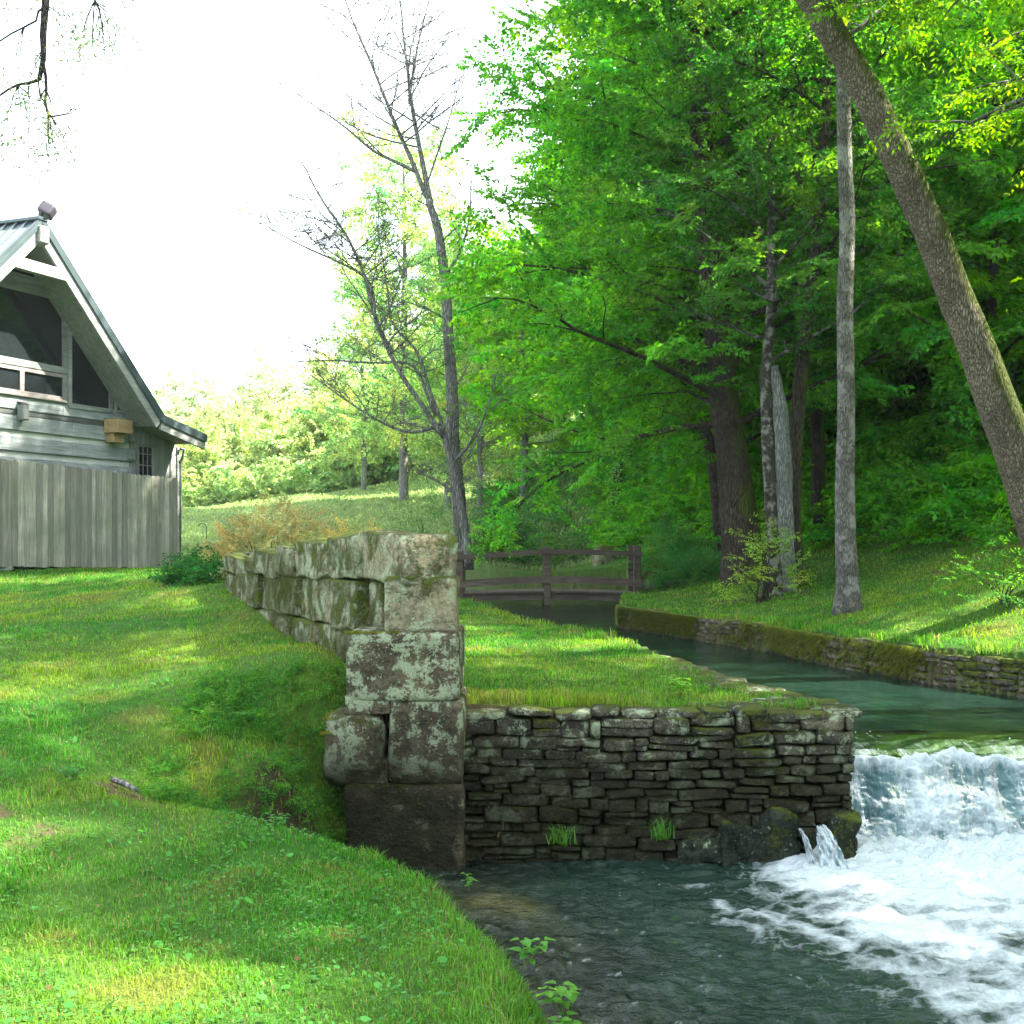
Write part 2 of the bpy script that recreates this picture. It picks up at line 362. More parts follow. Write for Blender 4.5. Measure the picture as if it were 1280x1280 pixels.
fL = tps(far + [(-4.2, 15, -.50), (-8.6, 21, -.46), (-6.9, 25.4, -.50), (-13, 22, -.42), (-3.4, 14.4, -.53), (-2.85, 13.1, -.65), (-1.95, 11, -.855),
     (-1.3, 9.6, -.93), (-1.3, 8.9, -1.13), (-6.2, 15, -.74), (-3.9, 9.5, -1.08), (-2.7, 9.5, -1.08), (-3.1, 7.5, -1.30), (-2.3, 7.2, -1.42),
     (-2.5, 6, -1.46), (-1.6, 3.9, -1.52), (-.9, 4, -1.56), (-.36, 4.1, -1.60), (-1.28, 5.8, -1.58), (-.6, 6.4, -1.72), (-.94, 6.9, -1.68),
     (-1.55, 7.1, -1.60), (-1.9, 8.6, -1.24), (-1.5, 8.0, -1.45), (-1.2, 8.0, -2.2), (-1.5, 7.75, -2.0), (-1.85, 7.95, -1.60), (-1.25, 8.4, -2.0), (-1.05, 7.6, -2.05), (-.9, 7.3, -1.95), (-.1, 1, -1.6), (-4, 1, -1.5),
     (-10, 5, -1.0), (-10, 10, -.95), (-5, -5, -1.6), (1, -5, -1.7), (-20, 5, -.9), (-2.6, 11, -.93), (-4, 12, -.86)])
fM = tps(far + [(0, 9, -1.17), (2.3, 9.2, -1.17), (2, 11, -1.19), (1, 14, -1.16), (.5, 18, -1.19), (-.5, 24, -1.17), (-3, 14, -1.12), (-1.5, 11, -1.14),
     (-2.5, 20, -1.1), (-2.2, 27, -1.1), (-3, 31, -.9), (-.6, 31, -1.2), (0, 36, -1.2), (-3.2, 37, -.9), (-5, 26, -.8)])
fR = tps(far + [(5.6, 11, -1.08), (5.0, 12.2, -1.09), (4.5, 13.3, -1.11), (3.9, 15.4, -1.12), (3.12, 18.6, -1.14), (1.9, 22.5, -1.12), (2.5, 26, -1.12), (3.5, 33, -1.05),
     (4.6, 17, -.97), (4.6, 24, -.72), (6.4, 15, -.42), (7.4, 22, -.15), (5.8, 25, -.5), (5.7, 13.5, -.80), (7, 30, .5), (10, 24, 1.8), (9, 34, 3.4),
     (14, 30, 7), (5, 34, .2), (20, 20, 8), (12, 14, 2.2), (12, 5, 2.2), (8, 8, -.2), (6.6, 8, -1), (7.2, 2, -1), (7.2, -4, -1.1), (14, -4, 2), (9, 18, .5)])
def interp(pts):
    a = np.array(pts, float); a = a[np.argsort(a[:, 1])]
    return lambda y: np.interp(y, a[:, 1], a[:, 0])
xl = interp([(2.4, 8.6), (2.38, 9.1), (2.0, 10.3), (1.62, 12.9), (.95, 16.6), (.46, 18.6), (0, 20), (-.53, 23.5), (-1.1, 25.8), (-1.5, 28), (-1.7, 31), (-2.2, 34), (-4.5, 36.5), (-8, 38.5), (-9, 40)])
xr = interp([(6.7, 4), (6.6, 8.3), (6.3, 9.5), (5.7, 11), (5.05, 12.1), (4.5, 13.2), (3.9, 15.3), (3.55, 17.2), (3.12, 18.5), (2.7, 19.8), (1.95, 22.2), (2.1, 24), (2.6, 28), (3.3, 32.5), (3.2, 35), (1, 38), (-3, 39.6), (-9, 40)])
xwall = interp([(-.75, 8.3), (-3.38, 14.5), (-4.6, 20), (-5, 30), (-5, 60)])
xedge = interp([(-.95, 8.4), (-.92, 7.6), (-.80, 6.9), (-.55, 6.4), (-.33, 5.7), (-.19, 5.3), (-.11, 4.75), (-.10, 4.1), (-.05, 3), (.3, 0), (.5, -6)])
def ground(x, y, micro=True):
    x = np.asarray(x, float); y = np.asarray(y, float)
    zl = fL(x, y); zm = fM(x, y); zr = fR(x, y)
    w = .2 + 3.0 * sstep(14.2, 17, y); d = xwall(y) + .35 - x + .1
    a = sstep(-w / 2, w / 2, d + w * .3 * sstep(14.2, 17, y)); zlm = zm + (zl - zm) * a
    zlm = np.where(y < 8.62, zl, zlm)
    mid = (xl(y) + xr(y)) / 2
    fa = sstep(34, 44, y); z = np.where(x > mid, zr, zlm); z = z * (1 - fa) + (zlm * .5 + zr * .5) * fa if True else z
    if micro:
        z = z + fb2(x, y, .9, 3, 5) * .045 + fb2(x, y, 5, 2, 9) * .014 + sstep(30, 60, y) * fb2(x, y, .15, 3, 2) * .5
        z = z + .05 * sstep(.5, .8, fb2(x, y, 1.7, 2, 31)) * (y < 12)
    # stream channel
    wr = (x > xl(y) - .13) & (x < xr(y)) & (y >= 8.7) & (y < 9.9); z = np.where(wr, np.minimum(z, ZP - .35 + .5 * sstep(9.2, 9.9, y)), z)
    inc = (x > xl(y) + .02) & (x < xr(y) - .02) & (y > 9.9) & (y < 39.4)
    sl = .10 + .9 * sstep(18, 24, y)          # soft grassy shore on the left away from the weir
    z = np.where(inc, np.minimum(z, -1.38 - .55 * sstep(0, sl, x - xl(y))), z)
    # pool below the weir
    pool = (y < 8.75) & (x < xr(y))
    k = sstep(0, .62, x - xedge(y)) ; k = np.where(x > 4, 1, k)
    bed = ZP - .04 - .5 * sstep(.6, 2.2, x - xedge(y)) + .05 * fb2(x, y, 2, 3, 4) - .10 * sstep(-1, 1, 5.6 - y)
    z = np.where(pool, z * (1 - k) + np.minimum(z, bed) * k, z)
    return z
def axis(segs):
    out = [segs[0][0]]
    for a, b, st in segs:
        n = max(1, int(round((b - a) / st))); out += list(np.linspace(a, b, n + 1)[1:])
    return np.array(out)
gx = axis([(-600, -60, 60), (-60, -14, 2), (-14, -6, .3), (-6, 7.6, .06), (7.6, 20, .4), (20, 60, 2), (60, 600, 60)])
gy = axis([(-60, -6, 6), (-6, 2, .4), (2, 12, .055), (12, 24, .11), (24, 45, .3), (45, 140, 1.6), (140, 900, 50)])
gX, gY = np.meshgrid(gx, gy); gXc = np.clip(gX, -60, 60); gYc = np.clip(gY, -8, 135)
gZ = ground(gXc, gYc)
gZ = np.where(gY > 140, gZ + (gY - 140) * .04, gZ)
def turf_colour(x, y):
    """colour of turf: fresh, yellowish and bluish patches"""
    n1 = fb2(x, y, .55, 3, 11); n2 = fb2(x, y, 2.3, 3, 12); n3 = fb2(x, y, .9, 2, 15)
    A = np.array([.067, .178, .022]); B = np.array([.122, .220, .020]); D = np.array([.040, .160, .016]); S = np.array([.15, .155, .035])
    k = sstep(-.25, .45, n1 + .5 * n2)[..., None]; c = A + (B - A) * k
    k = sstep(.05, .5, n3 - .3 * n2)[..., None]; c = c + (D - c) * k
    k = (sstep(.28, .62, n2 + .35 * n1) * .55)[..., None]; c = c + (S - c) * k
    return c
gc = turf_colour(gX, gY) * .62
dirt = np.array([.085, .062, .035])
def spot(x, y, cx, cy, rx, ry): return np.clip(1 - np.sqrt(((x - cx) / rx) ** 2 + ((y - cy) / ry) ** 2), 0, 1)
def bare(x, y):
    b = 1.8 * spot(x, y, -2.9, 6.3, .9, .9) + 1.5 * spot(x, y, -2.1, 7.3, .5, .7) + .5 * spot(x, y, -1.5, 6.0, .5, .3)
    b = b + 0 + 2 * spot(x, y, 4.3, 21.3, 1.4, 1.3) + 1.5 * spot(x, y, 4.7, 17.2, .7, .5) + 1.2 * spot(x, y, 7.0, 19.5, 1.6, 1.2) + 1.5 * spot(x, y, 6.0, 13.6, .5, 1.0)
    return np.clip(b * (.45 + 2.2 * fb2(x, y, 3.4, 5, 44)) + .2 * fb2(x, y, 9, 3, 45) - .15, 0, 1)
bk = sstep(.2, .7, bare(gX, gY))[..., None]; gc = gc * (1 - bk) + dirt * bk
pk = sstep(.05, .6, spot(gX, gY, -1.35, 7.8, .62, .75))[..., None]; gc = gc * (1 - pk) + np.array([.03, .026, .014]) * pk  # dark soil in the hollow by the pillar, its shade painted into the colour
inbed = ((gX > xl(gY)) & (gX < xr(gY)) & (gY > 9) & (gY < 39.4)) | ((gY < 8.8) & (gX > xedge(gY) + .35) & (gX < 6.6))
sand = sstep(-.2, .5, fb2(gX, gY, 1.2, 3, 8))[..., None]
pale = np.clip(1.6 * spot(gX, gY, .12, 7.75, .62, .5), 0, 1)[..., None]
bedc = np.array([.07, .055, .035]) * (1 - sand) + np.array([.15, .115, .065]) * sand; bedc = bedc * (1 - pale) + np.array([.60, .44, .22]) * pale
gc = np.where(inbed[..., None], bedc, gc)
mw_ = (sstep(28, 34, gY) * sstep(1.0, -2.5, gX - .0 * gY))[..., None]; gc = gc * (1 - mw_) + np.array([.15, .22, .075]) * mw_
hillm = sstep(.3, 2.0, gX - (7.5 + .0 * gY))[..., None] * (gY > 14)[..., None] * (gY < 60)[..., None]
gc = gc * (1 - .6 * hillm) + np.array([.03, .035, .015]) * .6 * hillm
ny, nx = gX.shape; I = (np.arange(ny - 1)[:, None] * nx + np.arange(nx - 1)[None]).ravel()
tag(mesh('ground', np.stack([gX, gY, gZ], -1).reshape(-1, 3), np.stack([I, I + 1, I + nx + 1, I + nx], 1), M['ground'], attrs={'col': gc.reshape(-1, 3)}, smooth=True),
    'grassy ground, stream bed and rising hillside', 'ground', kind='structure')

# ------------------------------------------------------------------ water
def grid_obj(name, Xg, Yg, Zg, mat, attrs, label):
    ny, nx = Xg.shape; I = (np.arange(ny - 1)[:, None] * nx + np.arange(nx - 1)[None]).ravel()
    o = mesh(name, np.stack([Xg, Yg, Zg], -1).reshape(-1, 3), np.stack([I, I + 1, I + nx + 1, I + nx], 1), mat, attrs={k: v.ravel() for k, v in attrs.items()}, smooth=True)
    return tag(o, label, 'water', kind='structure')
ys = axis([(9.9, 16, .05), (16, 26, .12), (26, 39.6, .4)]); tt = np.linspace(0, 1, 130)
Yg, Tg = np.meshgrid(ys, tt, indexing='ij'); Xa = xl(Yg) - .55; Xb = xr(Yg) + .25; Xg = Xa + (Xb - Xa) * Tg
Zg = ZW + .010 * fb2(Xg * 2.0, Yg, 2.2, 3, 3) + .004 * fb2(Xg, Yg, 9, 2, 3)
fo = np.clip(.55 * spot(Xg, Yg, 1.3, 18.2, .6, .8) + .35 * spot(Xg, Yg, 2.1, 17.2, .6, .4), 0, 1) * .75
grid_obj('stream_water', Xg, Yg, Zg, M['stream'], {'foam': fo, 'shallow': np.ones_like(Xg) * .4}, 'teal stream water above the weir')
# weir: glassy lip, then broken white water; one sheet with real waves
prof = np.array([(9.9, ZW), (9.75, ZW - .005), (9.6, ZW - .02), (9.45, ZW - .05), (9.33, ZW - .10), (9.22, ZW - .20), (9.12, ZW - .33), (9.04, ZW - .47), (8.98, ZW - .60), (8.92, ZW - .72), (8.86, ZW - .82)])
u = np.linspace(0, 1, 240); pu = np.linspace(0, 1, len(prof)); PY = np.interp(u, pu, prof[:, 0]); PZ = np.interp(u, pu, prof[:, 1])
xs = np.arange(2.2, 6.75, .012); Xg, Ug = np.meshgrid(xs, u); Yg = np.interp(Ug, pu, prof[:, 0]) ; Zg = np.interp(Ug, pu, prof[:, 1])
shift = .30 * fb2(Xg, Xg * 0, 1.3, 4, 21) + .12 * sstep(3, 6, Xg) + .06 * np.sin(Xg * 2.3); Yg = Yg + shift * sstep(.05, .35, Ug)
str_ = fbm(np.stack([Xg * 9, Ug * 3, Xg * 0], -1), 4, 6); chop = fbm(np.stack([Xg * 5, Ug * 9, Xg * 0], -1), 4, 7)
k = sstep(.0, .22, Ug - .40 - .10 * fb2(Xg, Xg * 0, 2.1, 4, 91)); lw_ = .46 + .10 * fb2(Xg, Xg * 0, 2.1, 4, 91); lip = np.exp(-((Ug - lw_ - .03 * chop) / .04) ** 2)
Yg = Yg - k * (.05 * str_ + .09 * chop) - lip * .05; Zg = Zg + k * .05 * chop + lip * (.035 + .05 * np.abs(noise(np.stack([Xg * 16, Ug * 20, Xg * 0], -1), 5))) + .028 * fbm(np.stack([Xg * 3 + Ug * 6, Ug * 4, Xg * 0], -1), 3, 8) * sstep(0, .2, Ug)
fo = k * (.50 + .75 * str_ + .6 * chop) + lip * .8 + sstep(.72, 1, Ug) * .4
fo = fo + (1 - k) * np.clip(fbm(np.stack([Xg * 7 + Ug * 30, Ug * 4, Xg * 0], -1), 3, 18) - .28, 0, 1) * .9 * sstep(.05, .3, Ug)
grid_obj('waterfall_water', Xg, Yg, Zg, M['fall'], {'foam': np.clip(fo, 0, 1), 'shallow': np.zeros_like(Xg)}, 'white water tumbling over the weir')
M['fall_glass'] = None
# pool
ys = axis([(-2, 3.2, .12), (3.2, 9.1, .02)]); xs = axis([(-1.6, 4.4, .02), (4.4, 6.8, .06)]); Xg, Yg = np.meshgrid(xs, ys)
wx = Xg + .45 * fb2(Xg, Yg, .9, 3, 41); wy = Yg + .45 * fb2(Xg, Yg, .9, 3, 42)
near = sstep(1.4, 2.5, wx - .02 * (8.8 - wy)); bd = sstep(8.8 - 1.25, 8.8 - .3, wy) * sstep(1.7, 2.3, wx)
m = fb2(wx * .8, wy * 1.9, 1.3, 5, 43); stre = fb2(wx * .8, wy * 2.5, 3.2, 4, 44)
fo = near * (.74 + .58 * m + .34 * stre) + bd * .70 + .35 * sstep(2.2, 3.4, wx) * near * (.6 + .8 * m)
fo = fo + .50 * np.exp(-((wx - 1.6 - .32 * (7.2 - wy)) / .12) ** 2) * sstep(4.8, 5.4, wy) * sstep(8.2, 7.4, wy) * (.55 + m)
fo = fo + .30 * np.exp(-((np.hypot(wx - 1.9, (wy - 7.0)) - .55) / .12) ** 2) * (.6 + m)
fo = fo + np.clip(.22 * sstep(.3, 1.5, wx) * (.1 + stre + .5 * m), 0, .4) + .18 * sstep(8.0, 8.5, wy) * sstep(.3, 1.2, wx)
fo = np.clip(fo, 0, 1)
chop = fb2(Xg * 1.0, Yg * 1.6, 5.5, 4, 51); boil = np.abs(fb2(Xg, Yg, 4.2, 4, 52))
amp = .040 + .012 * near
Zg = ZP + amp * chop * 1.1 + .008 * fb2(Xg, Yg * 1.5, 15, 2, 57) + bd * (.05 + .16 * boil) * sstep(8.8 - 1.0, 8.8 - .1, wy) + .03 * near * fb2(wx, wy, 1.7, 3, 53) + .012 * fo
sh = 1 - .92 * sstep(.35, 1.5, Xg - xedge(Yg) - .25 + .3 * fb2(Xg, Yg, 1.5, 2, 3))
grid_obj('pool_water', Xg, Yg, Zg, M['pool'], {'foam': fo, 'shallow': np.clip(sh, 0, 1)}, 'green pool water with drifting foam below the weir')
# flying drops
V = []; F = []
ico = np.array([(0, 0, 1), (.9, 0, .1), (0, .9, .1), (-.9, 0, -.1), (0, -.9, -.1), (0, 0, -1)]); icf = np.array([(0, 1, 2), (0, 2, 3), (0, 3, 4), (0, 4, 1), (5, 2, 1), (5, 3, 2), (5, 4, 3), (5, 1, 4)])
N = 900; x = RNG.uniform(2.3, 6.2, N); yy = RNG.uniform(8.35, 9.3, N)
zz = np.interp(yy, prof[::-1, 0], prof[::-1, 1]); zz = np.where(yy < 8.86, ZP, zz) + .05 + RNG.exponential(.05, N); rr = RNG.uniform(.002, .006, N)
V = (ico[None] * rr[:, None, None] * RNG.uniform(.7, 1.6, (N, 1, 3)) + np.stack([x, yy, zz], 1)[:, None]).reshape(-1, 3); F = (icf[None] + 6 * np.arange(N)[:, None, None]).reshape(-1, 3)
t = NT('water_drop'); t.bsdf((.80, .86, .88), .25, spec=.5); M['drop'] = t.m
tag(mesh('water_spray', V, F, M['drop'], smooth=True), 'fine drops thrown up along the foot of the weir', 'spray', kind='stuff')

# ------------------------------------------------------------------ stones
def cube_grid(n):
    V = {}; Q = []
    def vid(p):
        k = tuple(np.round(p, 5)); V.setdefault(k, len(V)); return V[k]
    g = np.linspace(-1, 1, n + 1)
    for ax in range(3):
        for sg in (-1, 1):
            for i in range(n):
                for j in range(n):
                    q = []
                    for (a, b) in ((i, j), (i + 1, j), (i + 1, j + 1), (i, j + 1)):
                        p = [0, 0, 0]; p[ax] = sg; p[(ax + 1) % 3] = g[a]; p[(ax + 2) % 3] = g[b]; q.append(vid(p))
                    Q.append(q if sg > 0 else q[::-1])
    return np.array(list(V.keys())), np.array(Q)
CG = {n: cube_grid(n) for n in (4, 6, 8, 18)}
def rock(half, n=8, k=6, amp=.06, freq=3.0, seed=0, chip=0.0, taper=(0, 0)):
    V, F = CG[n]; h = np.array(half, float)
    q = V / (np.sum(np.abs(V) ** k, 1, keepdims=True) ** (1 / k)); q = q * h
    nrm = V / np.linalg.norm(V, axis=1, keepdims=True)
    s = seed * 7.31; d = fbm(q * freq + s, 4, seed % 50)
    q = q + nrm * (d * amp)[:, None] + amp * .6 * np.stack([fbm(q * freq * .6 + s + 9, 2, 1), fbm(q * freq * .6 + s + 19, 2, 2), fbm(q * freq * .6 + s + 29, 2, 3)], 1)
    if chip:      # flat broken planes
        r = np.random.default_rng(seed)
        for _ in range(7):
            a = r.normal(size=3); a /= np.linalg.norm(a); lim = np.sum(np.abs(a) * h) * r.uniform(1 - chip, 1.0)
            e = q @ a - lim; q = q - np.where(e > 0, e, 0)[:, None] * a[None]
    q[:, 0] *= 1 + taper[0] * q[:, 2] / h[2]; q[:, 1] *= 1 + taper[1] * q[:, 2] / h[2]
    return q, F
def rot(V, rz=0, rx=0, ry=0):
    m = np.array((Matrix.Rotation(rz, 3, 'Z') @ Matrix.Rotation(rx, 3, 'X') @ Matrix.Rotation(ry, 3, 'Y'))); return V @ m.T

# great wall: near end built as pillar, then courses running back
wall = empty('retaining_wall', (-.75, 8.4, ZP)); tag(wall, 'old wall of huge lichened sandstone blocks ending in a tall pillar by the pool', 'stone wall')
WO = np.array([-.75, 8.4, ZP])
def blk(V, F, mat, tone, label=None):
    o = mesh('stone_block', V - WO, F, M[mat], wall, {'tone': np.full(len(V), tone)}, True)
    if label: o['label'] = label
    return o
def pblock(x0, x1, y0, y1, d0, d1, mat, seed, tone=.5, k=9, amp=.018, chip=.06, Yf=8.3, rz=0, label=None, taper=(0, 0), n=18):
    """block whose front face fills this rectangle at distance Yf, running back from d0 to d1"""
    a = P(x0, y1, Yf); b = P(x1, y0, Yf); c = np.array([(a[0] + b[0]) / 2, (d0 + d1) / 2, (a[2] + b[2]) / 2])
    h = ((b[0] - a[0]) / 2 - .001, (d1 - d0) / 2, (b[2] - a[2]) / 2 - .001); k = k * 2.6 if k > 8 else k + 2; amp = amp * 1.25
    V, F = rock(h, n, k, amp, 3.5, seed, chip, taper); return blk(rot(V, rz) + c, F, mat, tone, label)
pblock(428, 580, 978, 1110, 8.28, 9.3, 'pillar_base', 3, .25, amp=.02)
pblock(485, 579, 873, 982, 8.29, 9.2, 'pillar', 5, .5, amp=.014)
pblock(400, 481, 889, 986, 8.24, 8.85, 'pillar', 6, .8, k=2.2, amp=.05, chip=.12, label='rounded block with a mossy shoulder')
pblock(449, 486, 947, 981, 8.3, 8.8, 'pillar', 8, .8, amp=.02, chip=.15)
pblock(430, 489, 869, 894, 8.29, 9.0, 'pillar', 9, .7, amp=.015)
pblock(433, 574, 790, 876, 8.27, 9.25, 'pillar', 10, .55, amp=.018, chip=.05)
pblock(470, 490, 895, 975, 8.6, 9.1, 'pillar', 31, .2, amp=.02)
pblock(479, 571, 721, 792, 8.33, 8.98, 'capblock', 11, .55, amp=.02, chip=.07, k=10)
DW = np.array([-.39, .92, 0]); DW /= np.linalg.norm(DW); NWl = np.array([-DW[1], DW[0], 0])   # along, towards the lawn
ANG = math.atan2(DW[1], DW[0])
ztop = lambda s: np.interp(s, [0, 1.1, 3, 4.4, 6.6, 8], [.08, .03, -.01, -.08, -.17, -.22])
def cblock(s0, s1, z0, z1, seed, tone, th=.42, out=0.0, tilt=0, amp=.028, mat='block', chip=.1):
    V, F = rock(((s1 - s0) / 2 - .001, th / 2, (z1 - z0) / 2 - .001), 18, 20, amp, 3.6, seed, chip)
    c = np.array([-.75, 8.3, 0]) + DW * (s0 + s1) / 2 - NWl * (th / 2 - out); c[2] = (z0 + z1) / 2
    return blk(rot(V, ANG, 0, -tilt) + c, F, mat, tone)
sd = 100
for (s0, s1, t0, t1) in ((-.04, 1.12, .09, .03), (1.12, 1.95, .05, .03), (1.95, 3.1, .02, -.01), (3.1, 3.8, -.03, -.06), (3.8, 4.9, -.05, -.10), (4.9, 5.6, -.12, -.12), (5.6, 6.7, -.13, -.18)):
    cblock(s0, s1, -.27 - .02 * s0 / 2, (t0 + t1) / 2 + .02, sd, random.uniform(.55, .9), out=random.uniform(0, .05), tilt=(t0 - t1) / (s1 - s0) * .6, amp=.04, chip=.16, mat='capblock' if s0 < 1 else 'block'); sd += 1
for (s0, s1) in ((.5, .80), (1.02, 1.75), (1.75, 2.5), (2.5, 3.0), (3.0, 4.1), (4.1, 4.7), (4.7, 5.8), (5.8, 6.6)):
    cblock(s0, s1, -.66, -.27 - .02 * s0 / 2, sd, random.uniform(.35, .9), out=random.uniform(-.03, .04), amp=.03); sd += 1
for (s0, s1) in ((.6, 1.0), (1.0, 1.7), (1.7, 2.3), (2.3, 3.2), (3.2, 3.9), (3.9, 5.0), (5.0, 6.4)):
    cblock(s0, s1, -1.2, -.66, sd, random.uniform(.35, .8), out=random.uniform(-.01, .05), amp=.03); sd += 1
mb = MB(); mb.box((-.1, -.33, -1.3), (6.5, -.1, -.10))
V = np.concatenate(mb.V); V = rot(V, ANG) + np.array([-.95, 8.9, 0])
mesh('wall_core', V - WO, list(np.concatenate(f) for f in mb.F.values()), M['pillar'], wall, {'tone': np.zeros(len(V))})

def drystone(path, z0, z1, th, sl, sh, n, mat, seed, top_irreg=.02, batter=0.0, front=1, amp=.012, gap=.006):
    """courses of rounded stones along a polyline; face on the left of the direction when front=1"""
    r = np.random.default_rng(seed); path = np.array(path, float); seg = np.linalg.norm(np.diff(path, axis=0), axis=1); cum = np.r_[0, np.cumsum(seg)]; L = cum[-1]
    def at(s):
        s = min(max(s, 0), L - 1e-6); i = int(np.searchsorted(cum, s, side='right') - 1); i = min(i, len(seg) - 1)
        d = (path[i + 1] - path[i]) / seg[i]; return path[i] + d * (s - cum[i]), d
    mb = MB(); H = z1 - z0; z = 0; c = 0
    while z < H - .01:
        ch = min(r.uniform(*sh), H - z); 
        if H - z - ch < sh[0] * .7: ch = H - z
        s = -r.uniform(0, sl[0])
        while s < L:
            ln = min(r.uniform(*sl) * (1.0 if r.random() > .2 else .55), max(.06, L - s + r.uniform(-.02, .02))); hh = ch
            parts = [(z, ch)]
            if ch > sh[0] * 1.5 and r.random() < .35: f = r.uniform(.35, .65); parts = [(z, ch * f), (z + ch * f, ch * (1 - f))]
            for (zz, h) in parts:
                p, d = at(s + ln / 2); nrm = np.array([-d[1], d[0]]) * front
                out = r.uniform(-.02, .03) * (th / .4) + batter * (H - zz) 
                depth = th * r.uniform(.35, .6)
                V, F = rock((ln / 2 - gap * .5, depth / 2, h / 2 - gap * .4), n, r.choice([6, 8, 12]), amp * 1.2, r.uniform(5, 9), int(r.integers(1e6)), .22)
                wav = .022 * math.sin((s + ln / 2) * 1.9 + zz * 3) * (sh[1] / .1)
                V = rot(V, math.atan2(d[1], d[0]) + r.normal() * .04, r.normal() * .05, r.normal() * .05)
                cpos = p + nrm * (out - depth / 2 + .02)
                mb.raw(V + np.array([cpos[0], cpos[1], z0 + zz + h / 2 + wav]), F, float(r.random()))
            s += ln
        z += ch; c += 1
    return mb
def finish_wall(name, mb, core, mat, label, extra=()):
    o = mb.build(name, M[mat], smooth=True); tag(o, label, 'stone wall'); return o
# dry-stone wall facing the pool: face at y 8.6 looking towards -Y
path = [(-.42, 8.63), (.6, 8.62), (1.6, 8.62), (2.36, 8.62)]
mb = drystone(path, ZP - .12, -1.20, .42, (.13, .38), (.05, .12), 8, 'drystone', 5, front=-1, batter=.03, gap=.004)
drs = mb.build('dry_stone_wall', M['drystone'], smooth=True); tag(drs, 'dark dry stone wall of thin stacked slabs holding up the lawn above the pool', 'stone wall')
mb = drystone([(2.33, 8.78), (2.33, 9.2), (2.02, 10.3)], ZP - .12, -1.20, .4, (.14, .34), (.055, .11), 6, 'drystone', 6, front=-1, batter=.02)
mb.build('side_face', M['drystone'], drs, smooth=True)
mb = MB(); mb.box((-.5, 8.72, ZP - .3), (2.3, 8.98, -1.24)); mb.build('core', M['pillar'], drs)
# flat cap stones around the corner and along the shore
mb = MB(); r = np.random.default_rng(4)
sx = -.36
while sx < 2.22:
    ln = r.uniform(.16, .34); V, F = rock((ln / 2 - .004, r.uniform(.12, .17), r.uniform(.022, .032)), 8, 6, .012, 6, int(r.integers(1e6)), .12)
    mb.raw(rot(V, r.normal() * .04, r.normal() * .03, r.normal() * .03) + np.array([sx + ln / 2, 8.74 + r.normal() * .01, -1.185 + .01 * r.normal()]), F, float(r.random())); sx += ln
for y in np.arange(8.95, 13.5, .26):
    V, F = rock((.19, .14, .03), 8, 5, .02, 5, int(r.integers(1e6)), .15)
    mb.raw(rot(V, r.normal() * .3, r.normal() * .03, r.normal() * .03) + np.array([float(xl(np.array(y))) - .10, y, -1.195 - .005 * (y - 9)]), F, float(r.random()))
for (x, y) in ((1.9, 9.0), (2.1, 8.98), (1.65, 9.05), (1.95, 9.25), (1.4, 8.98)):
    V, F = rock((.16, .13, .03), 8, 5, .02, 5, int(r.integers(1e6)), .15); mb.raw(rot(V, r.normal()) + np.array([x, y, -1.19]), F, float(r.random()))
mb.build('cap_stone', M['drystone'], drs, smooth=True)
# wet slab at the foot of the wall, where a side spout runs out
mb = MB()
for (x, y, hx, hy, hz, s_) in ((1.30, 8.66, .17, .12, .10, 1), (1.60, 8.64, .15, .13, .16, 7), (1.86, 8.62, .14, .14, .20, 5), (2.12, 8.66, .12, .12, .12, 6), (2.30, 8.60, .10, .14, .22, 2)):
    V, F = rock((hx, hy, hz), 18, 9, .07, 5, s_ + 60, .22); mb.raw(rot(V, 0, 0, .03 * (s_ - 3)) + np.array([x, y, ZP + hz * .6]), F, .3)
t = NT('wet_algae_rock'); p = t.pos(); n = t.noise(p, 6, 6); t.bsdf(t.mix(n, (.004, .008, .005), (.014, .030, .018)), .5, t.bump(t.noise(p, 14, 8, .7), 1.0, .08), spec=.35); M['wet'] = t.m
mb.build('wet_ledge', M['footing'], drs, smooth=True)
# side spout
V = []; us = np.linspace(0, 1, 40); ws = np.linspace(-1, 1, 24); U, W = np.meshgrid(us, ws, indexing='ij')
def spout(cx, w0, w1, z0, seed):
    x = cx + W * (w0 + (w1 - w0) * U) + .05 * U + .012 * fbm(np.stack([W * 3, U * 6, W * 0 + seed], -1), 3, 3); y = 8.50 - .24 * U ** .8 - .03 * (1 - W ** 2) + .05 * fbm(np.stack([W * 5, U * 9, W * 0 + seed], -1), 4, 4)
    z = z0 - (z0 - ZP + .02) * U ** 1.7; return x, y, z
for (cx, w0, w1, z0, s_) in ((2.11, .035, .10, -1.93, 1), (1.97, .010, .030, -1.95, 5)):
    x, y, z = spout(cx, w0, w1, z0, s_); fo = .85 + .8 * fbm(np.stack([W * 7, U * 5, W * 0 + s_], -1), 4, 5) - .4 * np.abs(W)
    ny_, nx_ = x.shape; I = (np.arange(ny_ - 1)[:, None] * nx_ + np.arange(nx_ - 1)[None]).ravel()
    o = mesh('spout_water', np.stack([x, y, z], -1).reshape(-1, 3), np.stack([I, I + 1, I + nx_ + 1, I + nx_], 1), M['fall'], attrs={'foam': np.clip(fo, 0, 1).ravel(), 'shallow': np.zeros(x.size)}, smooth=True)
    tag(o, 'small jet of water spilling from the foot of the stone wall', 'water', kind='structure')
